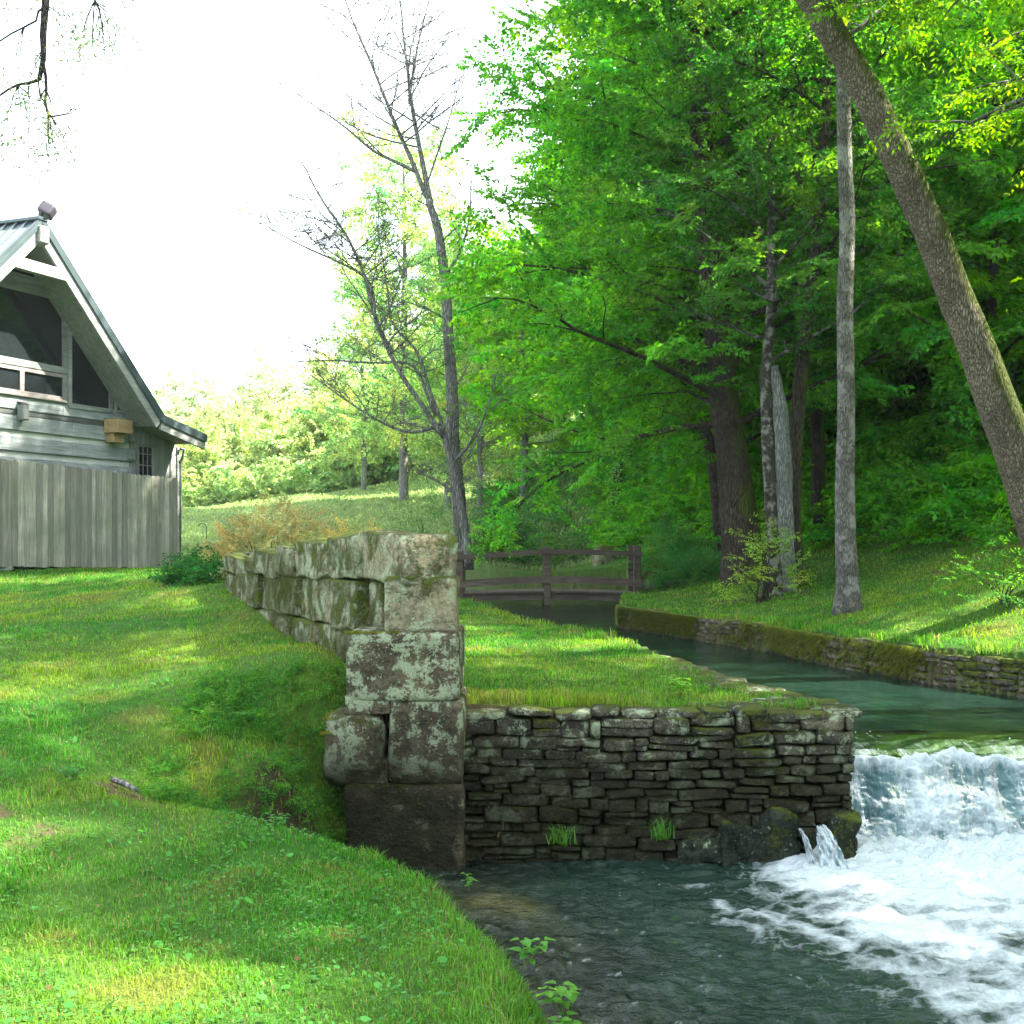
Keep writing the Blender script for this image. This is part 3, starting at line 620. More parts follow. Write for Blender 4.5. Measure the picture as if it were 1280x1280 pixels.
# mossy bank wall on the right shore
ysr = [8.3, 9.5, 11, 12.1, 13.2, 15.3, 17.2, 18.5, 19.8, 21.4, 22.2]
pth = [(float(xr(np.array(y))), y) for y in ysr] + [(1.95, 22.6), (2.1, 23.6), (2.3, 25.5)]
mb = drystone(pth, ZW - .12, -1.13, .4, (.12, .34), (.05, .10), 4, 'bankstone', 8, front=1, amp=.014)
bankw = mb.build('bank_wall', M['bankstone'], smooth=True); tag(bankw, 'low mossy stone wall edging the far bank of the stream', 'stone wall')
mb = drystone([(6.75, 1), (6.65, 6), (6.55, 8.4)], ZP - .2, -1.13, .4, (.2, .45), (.08, .16), 4, 'bankstone', 9, front=1, amp=.014); mb.build('lower_run', M['bankstone'], bankw, smooth=True)
mb = drystone([(-4.6, 40.3), (-2.2, 40.1), (.1, 39.9)], -1.5, -.98, .4, (.25, .6), (.08, .13), 4, 'bankstone', 10, front=-1, amp=.014)
tag(mb.build('stream_wall', M['drystone'], smooth=True), 'low dark stone wall across the water beyond the footbridge', 'stone wall')

# ------------------------------------------------------------------ grass
def blades(name, pts, L, W, col, label, mat='grass', bend=.85, parent=None, up=None, mk=True, tipw=.0):
    n = len(pts); az = RNG.uniform(0, 2 * math.pi, n); d = np.stack([np.cos(az), np.sin(az), np.zeros(n)], 1)
    fa = az + RNG.normal(math.pi / 2, .5, n); w = np.stack([np.cos(fa), np.sin(fa), np.zeros(n)], 1) * (W / 2)[:, None]
    b = RNG.uniform(.15, 1.0, n) * bend; upv = np.array([0, 0, 1.0])
    m1 = pts + (upv * .55 + d * (b * .25)[:, None]) * L[:, None]; tip = pts + (upv * (1 - .35 * b)[:, None] * 1.0 + d * b[:, None]) * L[:, None]
    V = np.stack([pts - w, pts + w, m1 + w * .8, m1 - w * .8, tip], 1).reshape(-1, 3); k = np.arange(n)[:, None] * 5
    c = np.repeat(col, 5, axis=0)
    if not mk: return V, [k + [0, 1, 2, 3], k + [3, 2, 4]], c
    o = mesh(name, V, [k + np.array([0, 1, 2, 3]), k + np.array([3, 2, 4])], M[mat], parent, {'col': c})
    if label: tag(o, label, 'grass', kind='stuff')
    return o
def scatter(y0, y1, dens, xa, xb):
    """random points, denser near the camera, inside the wedge the picture (with a margin) shows"""
    out = []; y = y0
    while y < y1:
        st = max(.25, y * .06); ym = y + st / 2; a = max(xa(ym), -.47 * ym - .6); b = min(xb(ym), .47 * ym + .6)
        if b > a:
            n = int((b - a) * st * dens(ym)); out.append(np.stack([RNG.uniform(a, b, n), RNG.uniform(y, y + st, n)], 1))
        y += st
    return np.concatenate(out)
dens = lambda y: min(7500, 190000 / y ** 2)
def lawn(name, q, label, L0=.036, long_=None, thin=True, wmul=1.0):
    x, y = q[:, 0], q[:, 1]; keep = RNG.random(len(x)) > sstep(.25, .8, bare(x, y)) * .93
    tuft = fb2(x, y, 2.6, 3, 71); keep &= RNG.random(len(x)) < .45 + .55 * sstep(-.4, .3, tuft)
    x, y = x[keep], y[keep]; z = ground(x, y); tuft = tuft[keep]
    ok = ~((y < 8.8) & (x > xedge(y) + .42)) ; x, y, z, tuft = x[ok], y[ok], z[ok], tuft[ok]
    n = len(x); L = L0 * (.55 + .75 * RNG.random(n)) * (1 + .9 * sstep(.1, .7, tuft)) * (1 + sstep(12, 60, y) * 1.2)
    if long_ is not None: L = L * long_(x, y)
    W = .0042 * np.maximum(1, (y / 5.5) ** .85) * RNG.uniform(.7, 1.4, n) * wmul
    c = turf_colour(x, y) * RNG.uniform(.45, 1.65, (n, 1)); dry = RNG.random(n) < .085; c[dry] = np.array([.24, .20, .085]) * RNG.uniform(.7, 1.2, (dry.sum(), 1))
    return blades(name, np.stack([x, y, z - .006], 1), L, W, np.clip(c, 0, 1), label)
lw = lambda y: float(xwall(np.array(y))) - (0.0 if y > 8.6 else -3)
edge = lambda x, y: 1 + 1.1 * np.exp(-((x - xedge(y) - .1) / .16) ** 2) * (y < 8) + .5 * spot(x, y, -1.9, 8.3, 1.0, .8)
q = scatter(3.2, 27, dens, lambda y: -60, lambda y: lw(y) if y > 8.3 else float(xedge(np.array(y))) + .5)
lawn('lawn_grass', q, 'short green lawn in front of the cabin and down to the pool', long_=edge)
q = scatter(8.72, 31, lambda y: dens(y) * 1.1, lambda y: float(xwall(np.array(y))) + .35, lambda y: float(xl(np.array(y))) - (.16 if y < 14 else -.15))
isl = lambda x, y: 1 + 1.2 * np.exp(-((y - 8.85) / .12) ** 2) + .8 * np.exp(-((x - xl(y)) / .3) ** 2) + 1.2 * spot(x, y, .9, 9.7, .7, .6)
lawn('island_grass', q, 'lit green lawn between the block wall and the stream', L0=.042, long_=isl)
q = scatter(11, 34, lambda y: dens(y) * 1.4, lambda y: float(xr(np.array(y))) + .02, lambda y: 12 + .0 * y)
q = q[q[:, 0] < np.interp(q[:, 1], [11, 22, 26, 34], [12, 9.5, 7.5, 6])]
rb = lambda x, y: 1 + 1.6 * np.exp(-((x - xr(y) - .1) / .12) ** 2)
lawn('bank_grass', q, 'shaded lawn on the far bank under the big trees', L0=.042, long_=rb)
q = scatter(27, 92, lambda y: 26000 / y ** 2 * 4, lambda y: -60, lambda y: 8)
q = q[~((q[:, 1] < 39.6) & (q[:, 0] > xl(q[:, 1]) - .1))]
x, y = q[:, 0], q[:, 1]; n = len(x); c = np.array([.17, .25, .09]) * RNG.uniform(.7, 1.3, (n, 1)) + np.array([.04, .05, .02]) * sstep(-.2, .5, fb2(x, y, .2, 2, 3))[:, None]
blades('meadow_grass', np.stack([x, y, ground(x, y)], 1), RNG.uniform(.07, .2, n) * (1 + .4 * fb2(x, y, .3, 2, 9)), .02 + .0011 * y, c, 'tall pale meadow grass rising behind the cabin')
# clover and broad-leaved weeds in the near turf
def rosettes(pts, rad, col, k=6):
    n = len(pts); an = np.arange(k) * 2 * math.pi / k; ring = np.stack([np.cos(an), np.sin(an) * .8, np.zeros(k)], 1)
    az = RNG.uniform(0, 6.28, n); tl = RNG.normal(0, .35, (n, 2)); V = ring[None] * rad[:, None, None]
    ca, sa = np.cos(az)[:, None], np.sin(az)[:, None]; x = V[..., 0] * ca - V[..., 1] * sa; y = V[..., 0] * sa + V[..., 1] * ca; z = x * tl[:, :1] + y * tl[:, 1:]
    V = np.stack([x, y, z], -1) + pts[:, None]; F = np.arange(n)[:, None] * k + np.arange(k)[None]; return V.reshape(-1, 3), F, np.repeat(col, k, 0)
q = scatter(3.2, 13, lambda y: min(1500, 52000 / y ** 2), lambda y: -60, lambda y: lw(y) if y > 8.3 else float(xedge(np.array(y))) + .3)
x, y = q[:, 0], q[:, 1]; kk = (fb2(x, y, 1.6, 3, 81) + .25 * RNG.normal(size=len(x))) > .14; x, y = x[kk], y[kk]; n = len(x)
V, F, c = rosettes(np.stack([x, y, ground(x, y) + RNG.uniform(.012, .042, n)], 1), RNG.uniform(.004, .010, n) * (1 + 1.2 * (RNG.random(n) < .06)), np.array([.045, .165, .03]) * RNG.uniform(.6, 1.5, (n, 1)))
tag(mesh('clover_leaves', V, F, M['grass'], attrs={'col': c}), 'clover and small round weeds among the lawn', 'clover', kind='stuff')
# fallen brown leaves
x = RNG.uniform(-3.5, 0, 500); y = RNG.uniform(4, 12, 500); ok = (x < xedge(y)) & (x > -.45 * y) & (x < xwall(y) + 4 * (y < 8.3)); x, y = x[ok][:110], y[ok][:110]
V, F, c = rosettes(np.stack([x, y, ground(x, y) + .035], 1), RNG.uniform(.005, .013, len(x)), np.array([.13, .075, .035]) * RNG.uniform(.5, 1.4, (len(x), 1)))
tag(mesh('fallen_leaves', V, F, M['grass'], attrs={'col': c}), 'scattered brown fallen leaves on the lawn', 'fallen leaves', kind='stuff')

# weeds in the shaded hollow beside the pillar (built after the branchlets exist)
def hollow_weeds():
    n = 1500; x = RNG.uniform(-2.3, -.95, n); y = RNG.uniform(7.3, 9.2, n); ok = (x < xedge(y) + .1) & (fb2(x, y, 1.8, 2, 77) > -.1 - .8 * spot(x, y, -1.4, 7.8, .6, .8)) & (x < -1.05); x, y = x[ok], y[ok]; n = len(x)
    d = np.stack([RNG.normal(0, 1, n), RNG.normal(0, 1, n), RNG.normal(.9, .4, n)], 1)
    v, c = stamp(SPR_LOOSE, np.stack([x, y, ground(x, y) - .01], 1), d, np.array([0, 0, 1.]) + RNG.normal(0, .4, (n, 3)), RNG.uniform(.06, .17, n), 1.5, (.045, .15, .02), .45, .25)
    tag(leafmesh('weeds', [(v, c)]), 'low leafy weeds crowding the hollow beside the stone pillar', 'weeds', kind='stuff')
# moss and hanging grass on the bank wall and the great wall
n = 60000; yy = RNG.uniform(9, 24.5, n); zz0_ = RNG.random(n); dn = fb2(yy, yy * 0, .8, 3, 5); kp = dn + .35 * fb2(yy, zz0_, 3.5, 3, 6) + .4 * RNG.random(n) > .24; yy = yy[kp]; n = len(yy)
xx = xr(yy) - RNG.uniform(.0, .06, n); zz = -1.12 - zz0_[kp] ** 1.6 * .32
P0 = np.stack([xx, yy, zz], 1); L = RNG.uniform(.03, .11, n); o = np.stack([-RNG.uniform(.2, .8, n), RNG.normal(0, .3, n), -RNG.uniform(.2, 1, n)], 1) * L[:, None]; w = np.array([0, 1, 0]) * .008
V = np.stack([P0 - w, P0 + w, P0 + o], 1).reshape(-1, 3); F = np.arange(3 * n).reshape(-1, 3); c = np.array([.12, .175, .02]) * RNG.uniform(.3, 1.5, (n, 1)) + np.array([.05, .02, .0]) * RNG.random((n, 1))
mesh('moss', V, F, M['grass'], bankw, {'col': np.repeat(c, 3, 0)})
n = 26000; s_ = RNG.uniform(.4, 6.7, n); zz = RNG.uniform(-.9, .0, n); dn = fbm(np.stack([s_ * 1.8, zz * 2.2, zz * 0], -1), 3, 61); kp = (dn + .35 * (-.45 - zz) > .05) & (zz < ztop(s_) - .03); s_, zz = s_[kp], zz[kp]; n = len(s_)
P0 = np.array([-.75, 8.3, 0]) + DW * s_[:, None] + NWl * (RNG.uniform(.0, .045, n))[:, None]; P0[:, 2] = zz; L = RNG.uniform(.012, .04, n)
o = (NWl * RNG.uniform(.3, .9, (n, 1)) + np.array([0, 0, -1]) * RNG.uniform(.0, 1, (n, 1)) + DW * RNG.normal(0, .4, (n, 1))) * L[:, None]; w = DW * .006
V = np.stack([P0 - w, P0 + w, P0 + o], 1).reshape(-1, 3); F = np.arange(3 * n).reshape(-1, 3); c = np.array([.085, .10, .018]) * RNG.uniform(.4, 1.5, (n, 1))
mesh('moss', V - WO, F, M['grass'], wall, {'col': np.repeat(c, 3, 0)})

for (px0, px1, py_, Y0, Y1, n) in ((404, 440, 897, 8.26, 8.7, 900), (432, 500, 790, 8.27, 8.34, 500), (402, 415, 915, 8.25, 8.3, 200)):
    pp = RNG.random((n, 3)); P0 = np.stack([X(px0 + (px1 - px0) * pp[:, 0], 8.3), Y0 + (Y1 - Y0) * pp[:, 1], np.full(n, Z(py_, 8.3)) - .012 + .01 * pp[:, 2]], 1); L = RNG.uniform(.01, .03, n)
    o = np.stack([RNG.normal(0, .4, n), -RNG.uniform(0, .8, n), RNG.uniform(-.4, 1, n)], 1) * L[:, None]; V = np.stack([P0 - (.004, 0, 0), P0 + (.004, 0, 0), P0 + o], 1).reshape(-1, 3)
    mesh('moss', V - WO, np.arange(3 * n).reshape(-1, 3), M['grass'], wall, {'col': np.repeat(np.array([.11, .13, .02]) * RNG.uniform(.5, 1.5, (n, 1)), 3, 0)})
# ------------------------------------------------------------------ leaves and trees
def make_spray(seed, nt=7, leaf=.105, wid=.56, flat=.9, step=.068, droop=.35):
    """a flat branchlet one metre long: leaves in pairs along a forking twig"""
    r = np.random.default_rng(seed); B = []; tw = []
    def twig(p, d, ln):
        pts = [p]; n = max(2, int(ln / step)); 
        for i in range(n):
            d = d + np.array([r.normal() * .09, r.normal() * .09, r.normal() * .05 - droop * step]); d = d / np.linalg.norm(d); p = p + d * step; pts.append(p)
            for sg in (-1, 1):
                if r.random() < .93:
                    side = np.array([-d[1], d[0], 0]); side = side / (np.linalg.norm(side) + 1e-9) * sg; f = d * r.uniform(.3, .8) + side * .9 + np.array([0, 0, r.normal() * .35 - .32]); B.append((p, f / np.linalg.norm(f)))
        tw.append(np.array(pts))
    twig(np.zeros(3), np.array([1., 0, 0]), 1.0); main = tw[0]
    for i in range(nt):
        k = int((i + 1) / (nt + 1) * len(main)); a = (.75 if i % 2 else -.75) + r.normal() * .2; twig(main[k].copy(), np.array([math.cos(a), math.sin(a), r.normal() * .15]), .22 + .45 * (1 - k / len(main)) + r.random() * .12)
    p = np.array([b[0] for b in B]); f = np.array([b[1] for b in B]); n = len(p)
    up = np.array([0, 0, 1.]) + r.normal(0, flat, (n, 3)); s = np.cross(up, f); s /= np.linalg.norm(s, axis=1, keepdims=True); nn = np.cross(f, s)
    l = leaf * r.uniform(.65, 1.25, n)[:, None]; hw = l * wid / 2
    V = np.stack([p, p + f * l * .45 + s * hw + nn * l * .07, p + f * l - nn * l * .1, p + f * l * .45 - s * hw + nn * l * .07], 1)
    return V, tw
def stamp(spr, pos, fwd, up, scale, leafscale=1.0, col=(.05, .13, .02), jit=.5, hue=.25, pick=None, clump=None):
    """place branchlets; returns leaf verts and colours"""
    pos = np.asarray(pos, float); fwd = np.asarray(fwd, float); n = len(pos)
    fwd = fwd / (np.linalg.norm(fwd, axis=1, keepdims=True) + 1e-9); y = np.cross(up, fwd); y /= np.linalg.norm(y, axis=1, keepdims=True) + 1e-9; z = np.cross(fwd, y)
    VV = []; CC = []; sel = RNG.integers(0, len(spr), n) if pick is None else pick
    for k in range(len(spr)):
        i = np.where(sel == k)[0]
        if not len(i): continue
        T = spr[k][0]; R = np.stack([fwd[i], y[i], z[i]], 1) * np.broadcast_to(scale, (n,))[i][:, None, None]
        V = np.einsum('nlc,mcd->mnld', T, R) + pos[i][:, None, None, :]
        if leafscale != 1.0: b = V[:, :, :1]; V = b + (V - b) * leafscale
        m = len(i); N = T.shape[0]; br = RNG.uniform(1 - jit, 1 + jit, (m, N, 1)) * RNG.uniform(1 - jit * .5, 1 + jit * .5, (m, 1, 1)); c = np.array(col) * br
        h = RNG.normal(0, hue, (m, 1, 1)) + RNG.normal(0, hue * .5, (m, N, 1)); c = c * (1 + h * np.array([.9, .15, -.2])); c = np.clip(c, .004, .9)
        VV.append(V.reshape(-1, 3)); CC.append(np.repeat(c.reshape(-1, 3), 4, 0))
    return np.concatenate(VV), np.concatenate(CC)
def leafmesh(name, VC, parent=None, mat='leaf', link=True):
    V = np.concatenate([v for v, c in VC]); C = np.concatenate([c for v, c in VC])
    return mesh(name, V, np.arange(len(V)).reshape(-1, 4), M[mat], parent, {'col': C}, False, link)
SPR = [make_spray(i) for i in range(6)]
SPR_BIG = [make_spray(20 + i, nt=5, leaf=.17, wid=.55, step=.11, flat=.5) for i in range(4)]
SPR_LOOSE = [make_spray(40 + i, nt=4, leaf=.10, wid=.42, step=.10, flat=.8, droop=.5) for i in range(5)]
hollow_weeds()
def curve(p, d, ln, n=8, wander=.12, rise=0.0, droop=0.0, r=None):
    r = r or random; pts = [np.array(p, float)]; d = np.array(d, float); d /= np.linalg.norm(d); st = ln / n
    for i in range(n):
        d = d + np.array([r.gauss(0, wander), r.gauss(0, wander), r.gauss(0, wander * .7) + (rise - droop * i / n) * st]); d /= np.linalg.norm(d); pts.append(pts[-1] + d * st)
    return np.array(pts)
def tree_parts(trunk, radii, br, seed=0, sides=12, wob=.12, spr=None, sub_step=.55, sub_len=1.3, spr_step=.5, spr_scale=.9, leafscale=1., col=(.05, .13, .02), droop=.16, flare=0, bare=False, twigs=0, leaf_keep=1.0, upj=.38, spread=.8, hue=.25):
    """trunk polyline + list of boughs (start fraction, azimuth, elevation, length); returns wood MB and leaf arrays"""
    rr = random.Random(seed); mb = MB(); T = np.array(trunk, float); R = np.array(radii, float)
    seg = np.r_[0, np.cumsum(np.linalg.norm(np.diff(T, axis=0), axis=1))]; tot = seg[-1]; u = np.linspace(0, tot, max(10, int(tot / .22)))
    path = np.stack([np.interp(u, seg, T[:, i]) for i in range(3)], 1); 
    for _ in range(3): path[1:-1] = (path[:-2] + path[1:-1] * 2 + path[2:]) / 4
    path[1:-1] += np.stack([fbm(np.stack([u * .7, u * 0 + seed, u * 0 + k], -1), 2, 3) for k in range(3)], 1)[1:-1] * .05 * np.array([1, 1, 0])
    rad = np.interp(u, seg, R)
    if flare: rad = rad * (1 + flare * (np.exp(-u / .18) + .45 * np.exp(-u / .7)))
    mb.tube(path, rad, sides, 0, wob=wob, seed=seed)
    SP = []; SF = []
    def end_spray(p, d): SP.append(p); SF.append(d)
    for (f, az, el, ln) in br:
        p = np.array([np.interp(f * tot, u, path[:, i]) for i in range(3)]); r0 = np.interp(f * tot, u, rad)
        d = np.array([math.cos(az) * math.cos(el), math.sin(az) * math.cos(el), math.sin(el)])
        n = max(6, int(ln / .35)); c = curve(p, d, ln, n, .10, 0, droop, rr); rb = min(r0 * .45, .011 * ln + .01); mb.tube(c, np.linspace(rb, .008, len(c)), 6, cap=False)
        k = 1; s = ln * .14 + .2; sg = 1
        while s < ln:
            i = min(len(c) - 2, int(s / ln * (len(c) - 1))); dd = c[i + 1] - c[i]; dd /= np.linalg.norm(dd); side = np.array([-dd[1], dd[0], 0]); side /= np.linalg.norm(side) + 1e-6
            sl = sub_len * (1 - .55 * s / ln) * rr.uniform(.7, 1.25); sd_ = dd * .65 + side * sg * spread + np.array([0, 0, rr.uniform(-.3, .5)])
            cc = curve(c[i], sd_, sl, 5, .12, .05, droop, rr); mb.tube(cc, np.linspace((.012 + .006 * sl) * (.6 if bare else 1), .004 if not bare else .003, len(cc)), 4, cap=False)
            if bare:
                for q in range(twigs):
                    j = rr.randrange(1, 5); e = np.array([rr.gauss(0, .6), rr.gauss(0, .6), rr.gauss(.15, .5)]) + (cc[j + 1 if j < 5 else j] - cc[j - 1]) * 2; tc = curve(cc[j], e, sl * rr.uniform(.35, .8), 4, .15, 0, .1, rr); mb.tube(tc, np.linspace(.0065, .0035, len(tc)), 3, cap=False)
                    if rr.random() < leaf_keep: end_spray(tc[-2], tc[-1] - tc[-3])
            else:
                a = .12
                while a < sl:
                    j = min(4, int(a / sl * 5)); e = (cc[j + 1] - cc[j]); e /= np.linalg.norm(e); e = e + np.array([rr.gauss(0, .45), rr.gauss(0, .45), rr.gauss(-.05, .18)]); end_spray(cc[j], e); a += spr_step * rr.uniform(.7, 1.3)
            sg = -sg; s += sub_step * rr.uniform(.7, 1.3)
        if not bare or rr.random() < leaf_keep * .5: end_spray(c[-1], c[-1] - c[-3])
    lv = None
    if SP and spr:
        SP = np.array(SP); SF = np.array(SF); up = np.array([0, 0, 1.]) + RNG.normal(0, upj, (len(SP), 3)); lv = stamp(spr, SP, SF, up, RNG.uniform(.75, 1.2, len(SP)) * spr_scale, leafscale, col, .48, hue)
    return mb, lv
def tree(name, label, base, trunk, radii, br, bark='bark_dark', cat='tree', group=None, extra=None, **kw):
    base = np.array(base, float); root = empty(name, base); tag(root, label, cat, group)
    mb, lv = tree_parts(trunk, radii, br, **kw)
    mb.build('trunk', M[bark], root, smooth=True, xf=lambda V: V - base)
    if lv is not None: leafmesh('crown', [(lv[0] - base, lv[1])], root)
    return root
def copy_tree(o, loc, rz, sc, label, group=None):
    c = o.copy(); SC.collection.objects.link(c); c.location = loc; c.rotation_euler = (0, 0, rz); c.scale = (sc, sc, sc)
    c['label'] = label
    if group: c['group'] = group
    for ch in o.children:
        d = ch.copy(); SC.collection.objects.link(d); d.parent = c
    return c
G1 = lambda x, y: float(ground(np.array([x]), np.array([y]), False)[0])
def boughs(n, f0, f1, lenf, el=(.0, .35), seed=0, az=None):
    rr = random.Random(seed); out = []
    for i in range(n):
        f = f0 + (f1 - f0) * (i + rr.random() * .6) / n; a = (i * 2.39996 + rr.gauss(0, .3)) if az is None else rr.uniform(*az); out.append((f, a, rr.uniform(*el) + (.45 * f if el[1] < .7 else 0), lenf(f) * rr.uniform(.8, 1.2)))
    return out
LG = (.078, .262, .026)
# the great beech over the bridge
Yb = 24.
tree('beech_tree', 'massive dark-trunked tree whose layered green crown spreads over the footbridge', (X(935, Yb), Yb, G1(X(935, Yb), Yb)),
     [P(938, 740, Yb), P(930, 700, Yb), P(922, 620, Yb), P(905, 500, Yb), P(893, 380, Yb), P(882, 260, Yb), P(875, 120, Yb), P(868, -60, Yb), P(866, -180, Yb)],
     [.47, .39, .34, .29, .26, .23, .19, .11, .04], [b_ for b_ in boughs(80, .22, .99, lambda f: 5.3 - 3.3 * max(0, f - .4) / .6, (.02, .45), 3) if b_[0] > .74 or math.cos(b_[1] + math.pi / 2 + .15) < .55],
     'bark_dark', flare=.5, spr=SPR, seed=11, col=LG, sub_step=.52, sub_len=1.9, spr_step=.40, spr_scale=1.0, leafscale=1.1, sides=16)
# second broad tree left of it, closer to the bridge, seen only as crown behind the first
Y2 = 27.5
tree('maple_tree', 'tall leafy tree at the left edge of the woods, crown against the white sky', (X(908, 31.5), 31.5, G1(X(908, 31.5), 31.5)),
     [np.array([X(908, 31.5), 31.5, -.6]), np.array([X(895, 31.2), 31.2, 2]), np.array([X(845, 31), 31, 6]), np.array([X(800, 31), 31, 11]), np.array([X(775, 31), 31, 15])], [.24, .2, .16, .1, .04],
     boughs(42, .22, .99, lambda f: 3.9 - 2.0 * f, (.1, .55), 5), 'bark_dark', spr=SPR, seed=12, col=(.08, .25, .026), sub_step=.5, sub_len=1.7, spr_step=.42, spr_scale=1.1, leafscale=1.3)
# straight grey trunk
Yg_ = 17.
tree('straight_tree', 'straight slender grey-barked trunk standing alone on the far lawn', (X(1061, Yg_), Yg_, G1(X(1061, Yg_), Yg_)),
     [P(1061, 775, Yg_), P(1060, 700, Yg_), P(1059, 500, Yg_), P(1057, 300, Yg_), P(1054, 120, Yg_), P(1052, -60, Yg_), P(1050, -260, Yg_)], [.165, .14, .118, .105, .095, .08, .05],
     boughs(26, .70, 1.0, lambda f: 3.2, (.0, .5), 8), 'bark_grey', flare=.32, spr=SPR, seed=13, col=(.06, .17, .02), sides=20, wob=.05, spr_step=.5)
# leaning mossy tree
Yl = 13.5
tree('leaning_tree', 'thick moss-streaked trunk leaning left across the upper right', (X(1345, 14.5), 14.6, G1(X(1345, 14.5), 14.6)),
     [np.array([6.65, 14.6, -.75]), P(1300, 660, 14.3), P(1268, 560, 14.1), P(1225, 450, 13.9), P(1180, 330, 13.7), P(1135, 220, 13.5), P(1085, 110, 13.3), P(1025, 10, 13.1), P(975, -60, 13), P(900, -160, 12.8)],
     [.32, .26, .235, .205, .185, .175, .16, .145, .12, .06], boughs(16, .80, 1.0, lambda f: 3.0, (.0, .6), 9), 'bark_moss', flare=.3, spr=SPR, seed=14, col=(.07, .18, .02), sides=22, wob=.06)
# forked second leader of the leaning tree base
Yt = 22.
tree('pale_snag', 'broken pale blue-grey dead trunk standing behind the twin trunks', (X(978, 21.6), 21.6, G1(X(978, 21.6), 21.6)),
     [P(984, 750, 21.6), P(980, 620, 21.6), P(974, 520, 21.6), P(967, 458, 21.6)], [.15, .14, .13, .08], [], 'bark_pale', spr=None, seed=15, sides=14, wob=.2)
tree('ridged_tree', 'dark ridged trunk with pale leaves at its foot, right of the massive tree', (X(992, Yt), Yt, G1(X(992, Yt), Yt)),
     [P(992, 755, Yt), P(990, 690, Yt), P(990, 600, Yt), P(996, 520, Yt), P(1003, 430, Yt), P(1018, 330, Yt), P(1030, 200, Yt), P(1038, 40, Yt), P(1040, -60, Yt)], [.19, .16, .14, .125, .12, .11, .10, .07, .04],
     boughs(22, .45, 1.0, lambda f: 2.8, (.0, .5), 18), 'bark_dark', flare=.35, spr=SPR, seed=16, col=(.045, .145, .018), sides=14, wob=.15, spr_step=.5)
tree('young_tree', 'lichen-blotched twin trunk rising just left of the pale dead snag', (X(964, 21), 21, G1(X(964, 21), 21)),
     [P(968, 758, 21), P(964, 660, 21), P(958, 560, 21), P(955, 470, 21), P(965, 380, 21), P(965, 250, 22.4), P(955, 100, 22.4)], [.13, .11, .10, .09, .08, .06, .03],
     boughs(16, .4, 1.0, lambda f: 2.6, (.0, .5), 19), 'bark_lichen', flare=.3, spr=SPR, seed=17, col=(.045, .145, .018), sides=10)

# bare trees in front of the meadow
def bare_tree(name, label, Y, limbs, seed, leaf_keep, col=(.10, .19, .035), twigs=5, dens=1.0, base=None):
    b = P(*limbs[0][0][0], Y); root = empty(name, b); tag(root, label, 'tree', None)
    mb = MB(); lv = []; rr = random.Random(seed)
    for (pts, r0, r1, nb, ln) in limbs:
        T = np.array([P(a, c, Y) for a, c in pts]); tot = sum(np.linalg.norm(np.diff(T, axis=0), axis=1))
        br = [(f, rr.uniform(0, 6.28), rr.uniform(.2, 1.0), ln * rr.uniform(.6, 1.2) * (1.15 - .6 * f)) for f in np.linspace(.25, .98, int(nb * dens))]
        m, l = tree_parts(T, np.linspace(r0, r1, len(T)), br, seed=seed + len(mb.V), sides=9, wob=.08, spr=SPR_LOOSE, bare=True, twigs=twigs, sub_step=.28, sub_len=.85, leaf_keep=leaf_keep, spr_scale=.40, leafscale=1.0, col=col, droop=-.12, spread=.6)
        for V, A in zip(m.V, m.A): pass
        mb.V += m.V; mb.A += m.A
        for k, fs in m.F.items(): mb.F.setdefault(k, []).extend([f + mb.n for f in fs])
        mb.n += m.n
        if l is not None: lv.append(l)
    mb.build('trunk', M['bark_lime'], root, smooth=True, xf=lambda V: V - b)
    if lv: leafmesh('crown', [(v - b, c) for v, c in lv], root)
    return root
Yc = 31.
bare_tree('bare_tree', 'tall nearly leafless tree with grey trunk against the white sky', Yc,
    [([(580, 706), (575, 640), (567, 560), (561, 450), (556, 345), (548, 280), (536, 250)], .20, .09, 8, 1.8),
     ([(538, 252), (527, 190), (512, 120), (505, 60), (497, -20)], .075, .018, 20, 2.3), ([(537, 252), (520, 215), (495, 160), (468, 90), (440, 30), (428, -10)], .07, .014, 22, 2.3),
     ([(520, 215), (490, 200), (465, 190), (440, 165), (405, 140), (372, 118)], .05, .012, 12, 1.5), ([(556, 345), (572, 325), (585, 280), (590, 220)], .05, .012, 10, 1.2), ([(530, 235), (560, 160), (575, 100)], .03, .01, 8, 1.2), ([(512, 130), (520, 60), (540, -10)], .04, .012, 10, 1.4)], 21, .0)
bare_tree('spreading_tree', 'low forked grey tree with many bare crooked branches spreading left', 30.3,
    [([(586, 712), (580, 660), (568, 590), (556, 545)], .12, .08, 3, .8), ([(556, 547), (530, 510), (500, 470), (470, 400), (455, 340), (430, 290), (400, 250), (375, 200)], .075, .014, 24, 2.0),
     ([(470, 400), (465, 350), (440, 335), (400, 318), (360, 300), (325, 278)], .045, .010, 20, 1.9), ([(556, 545), (535, 480), (520, 430), (490, 410), (478, 330), (470, 260)], .05, .010, 14, 1.5),
     ([(550, 530), (520, 545), (480, 530), (430, 500), (390, 470)], .05, .012, 14, 1.5), ([(545, 520), (520, 450), (470, 455), (420, 450), (370, 452)], .05, .012, 14, 1.4), ([(572, 620), (545, 600), (520, 590)], .04, .012, 8, 1.0), ([(565, 580), (600, 540), (620, 470)], .05, .012, 10, 1.2)], 22, .07, twigs=6)

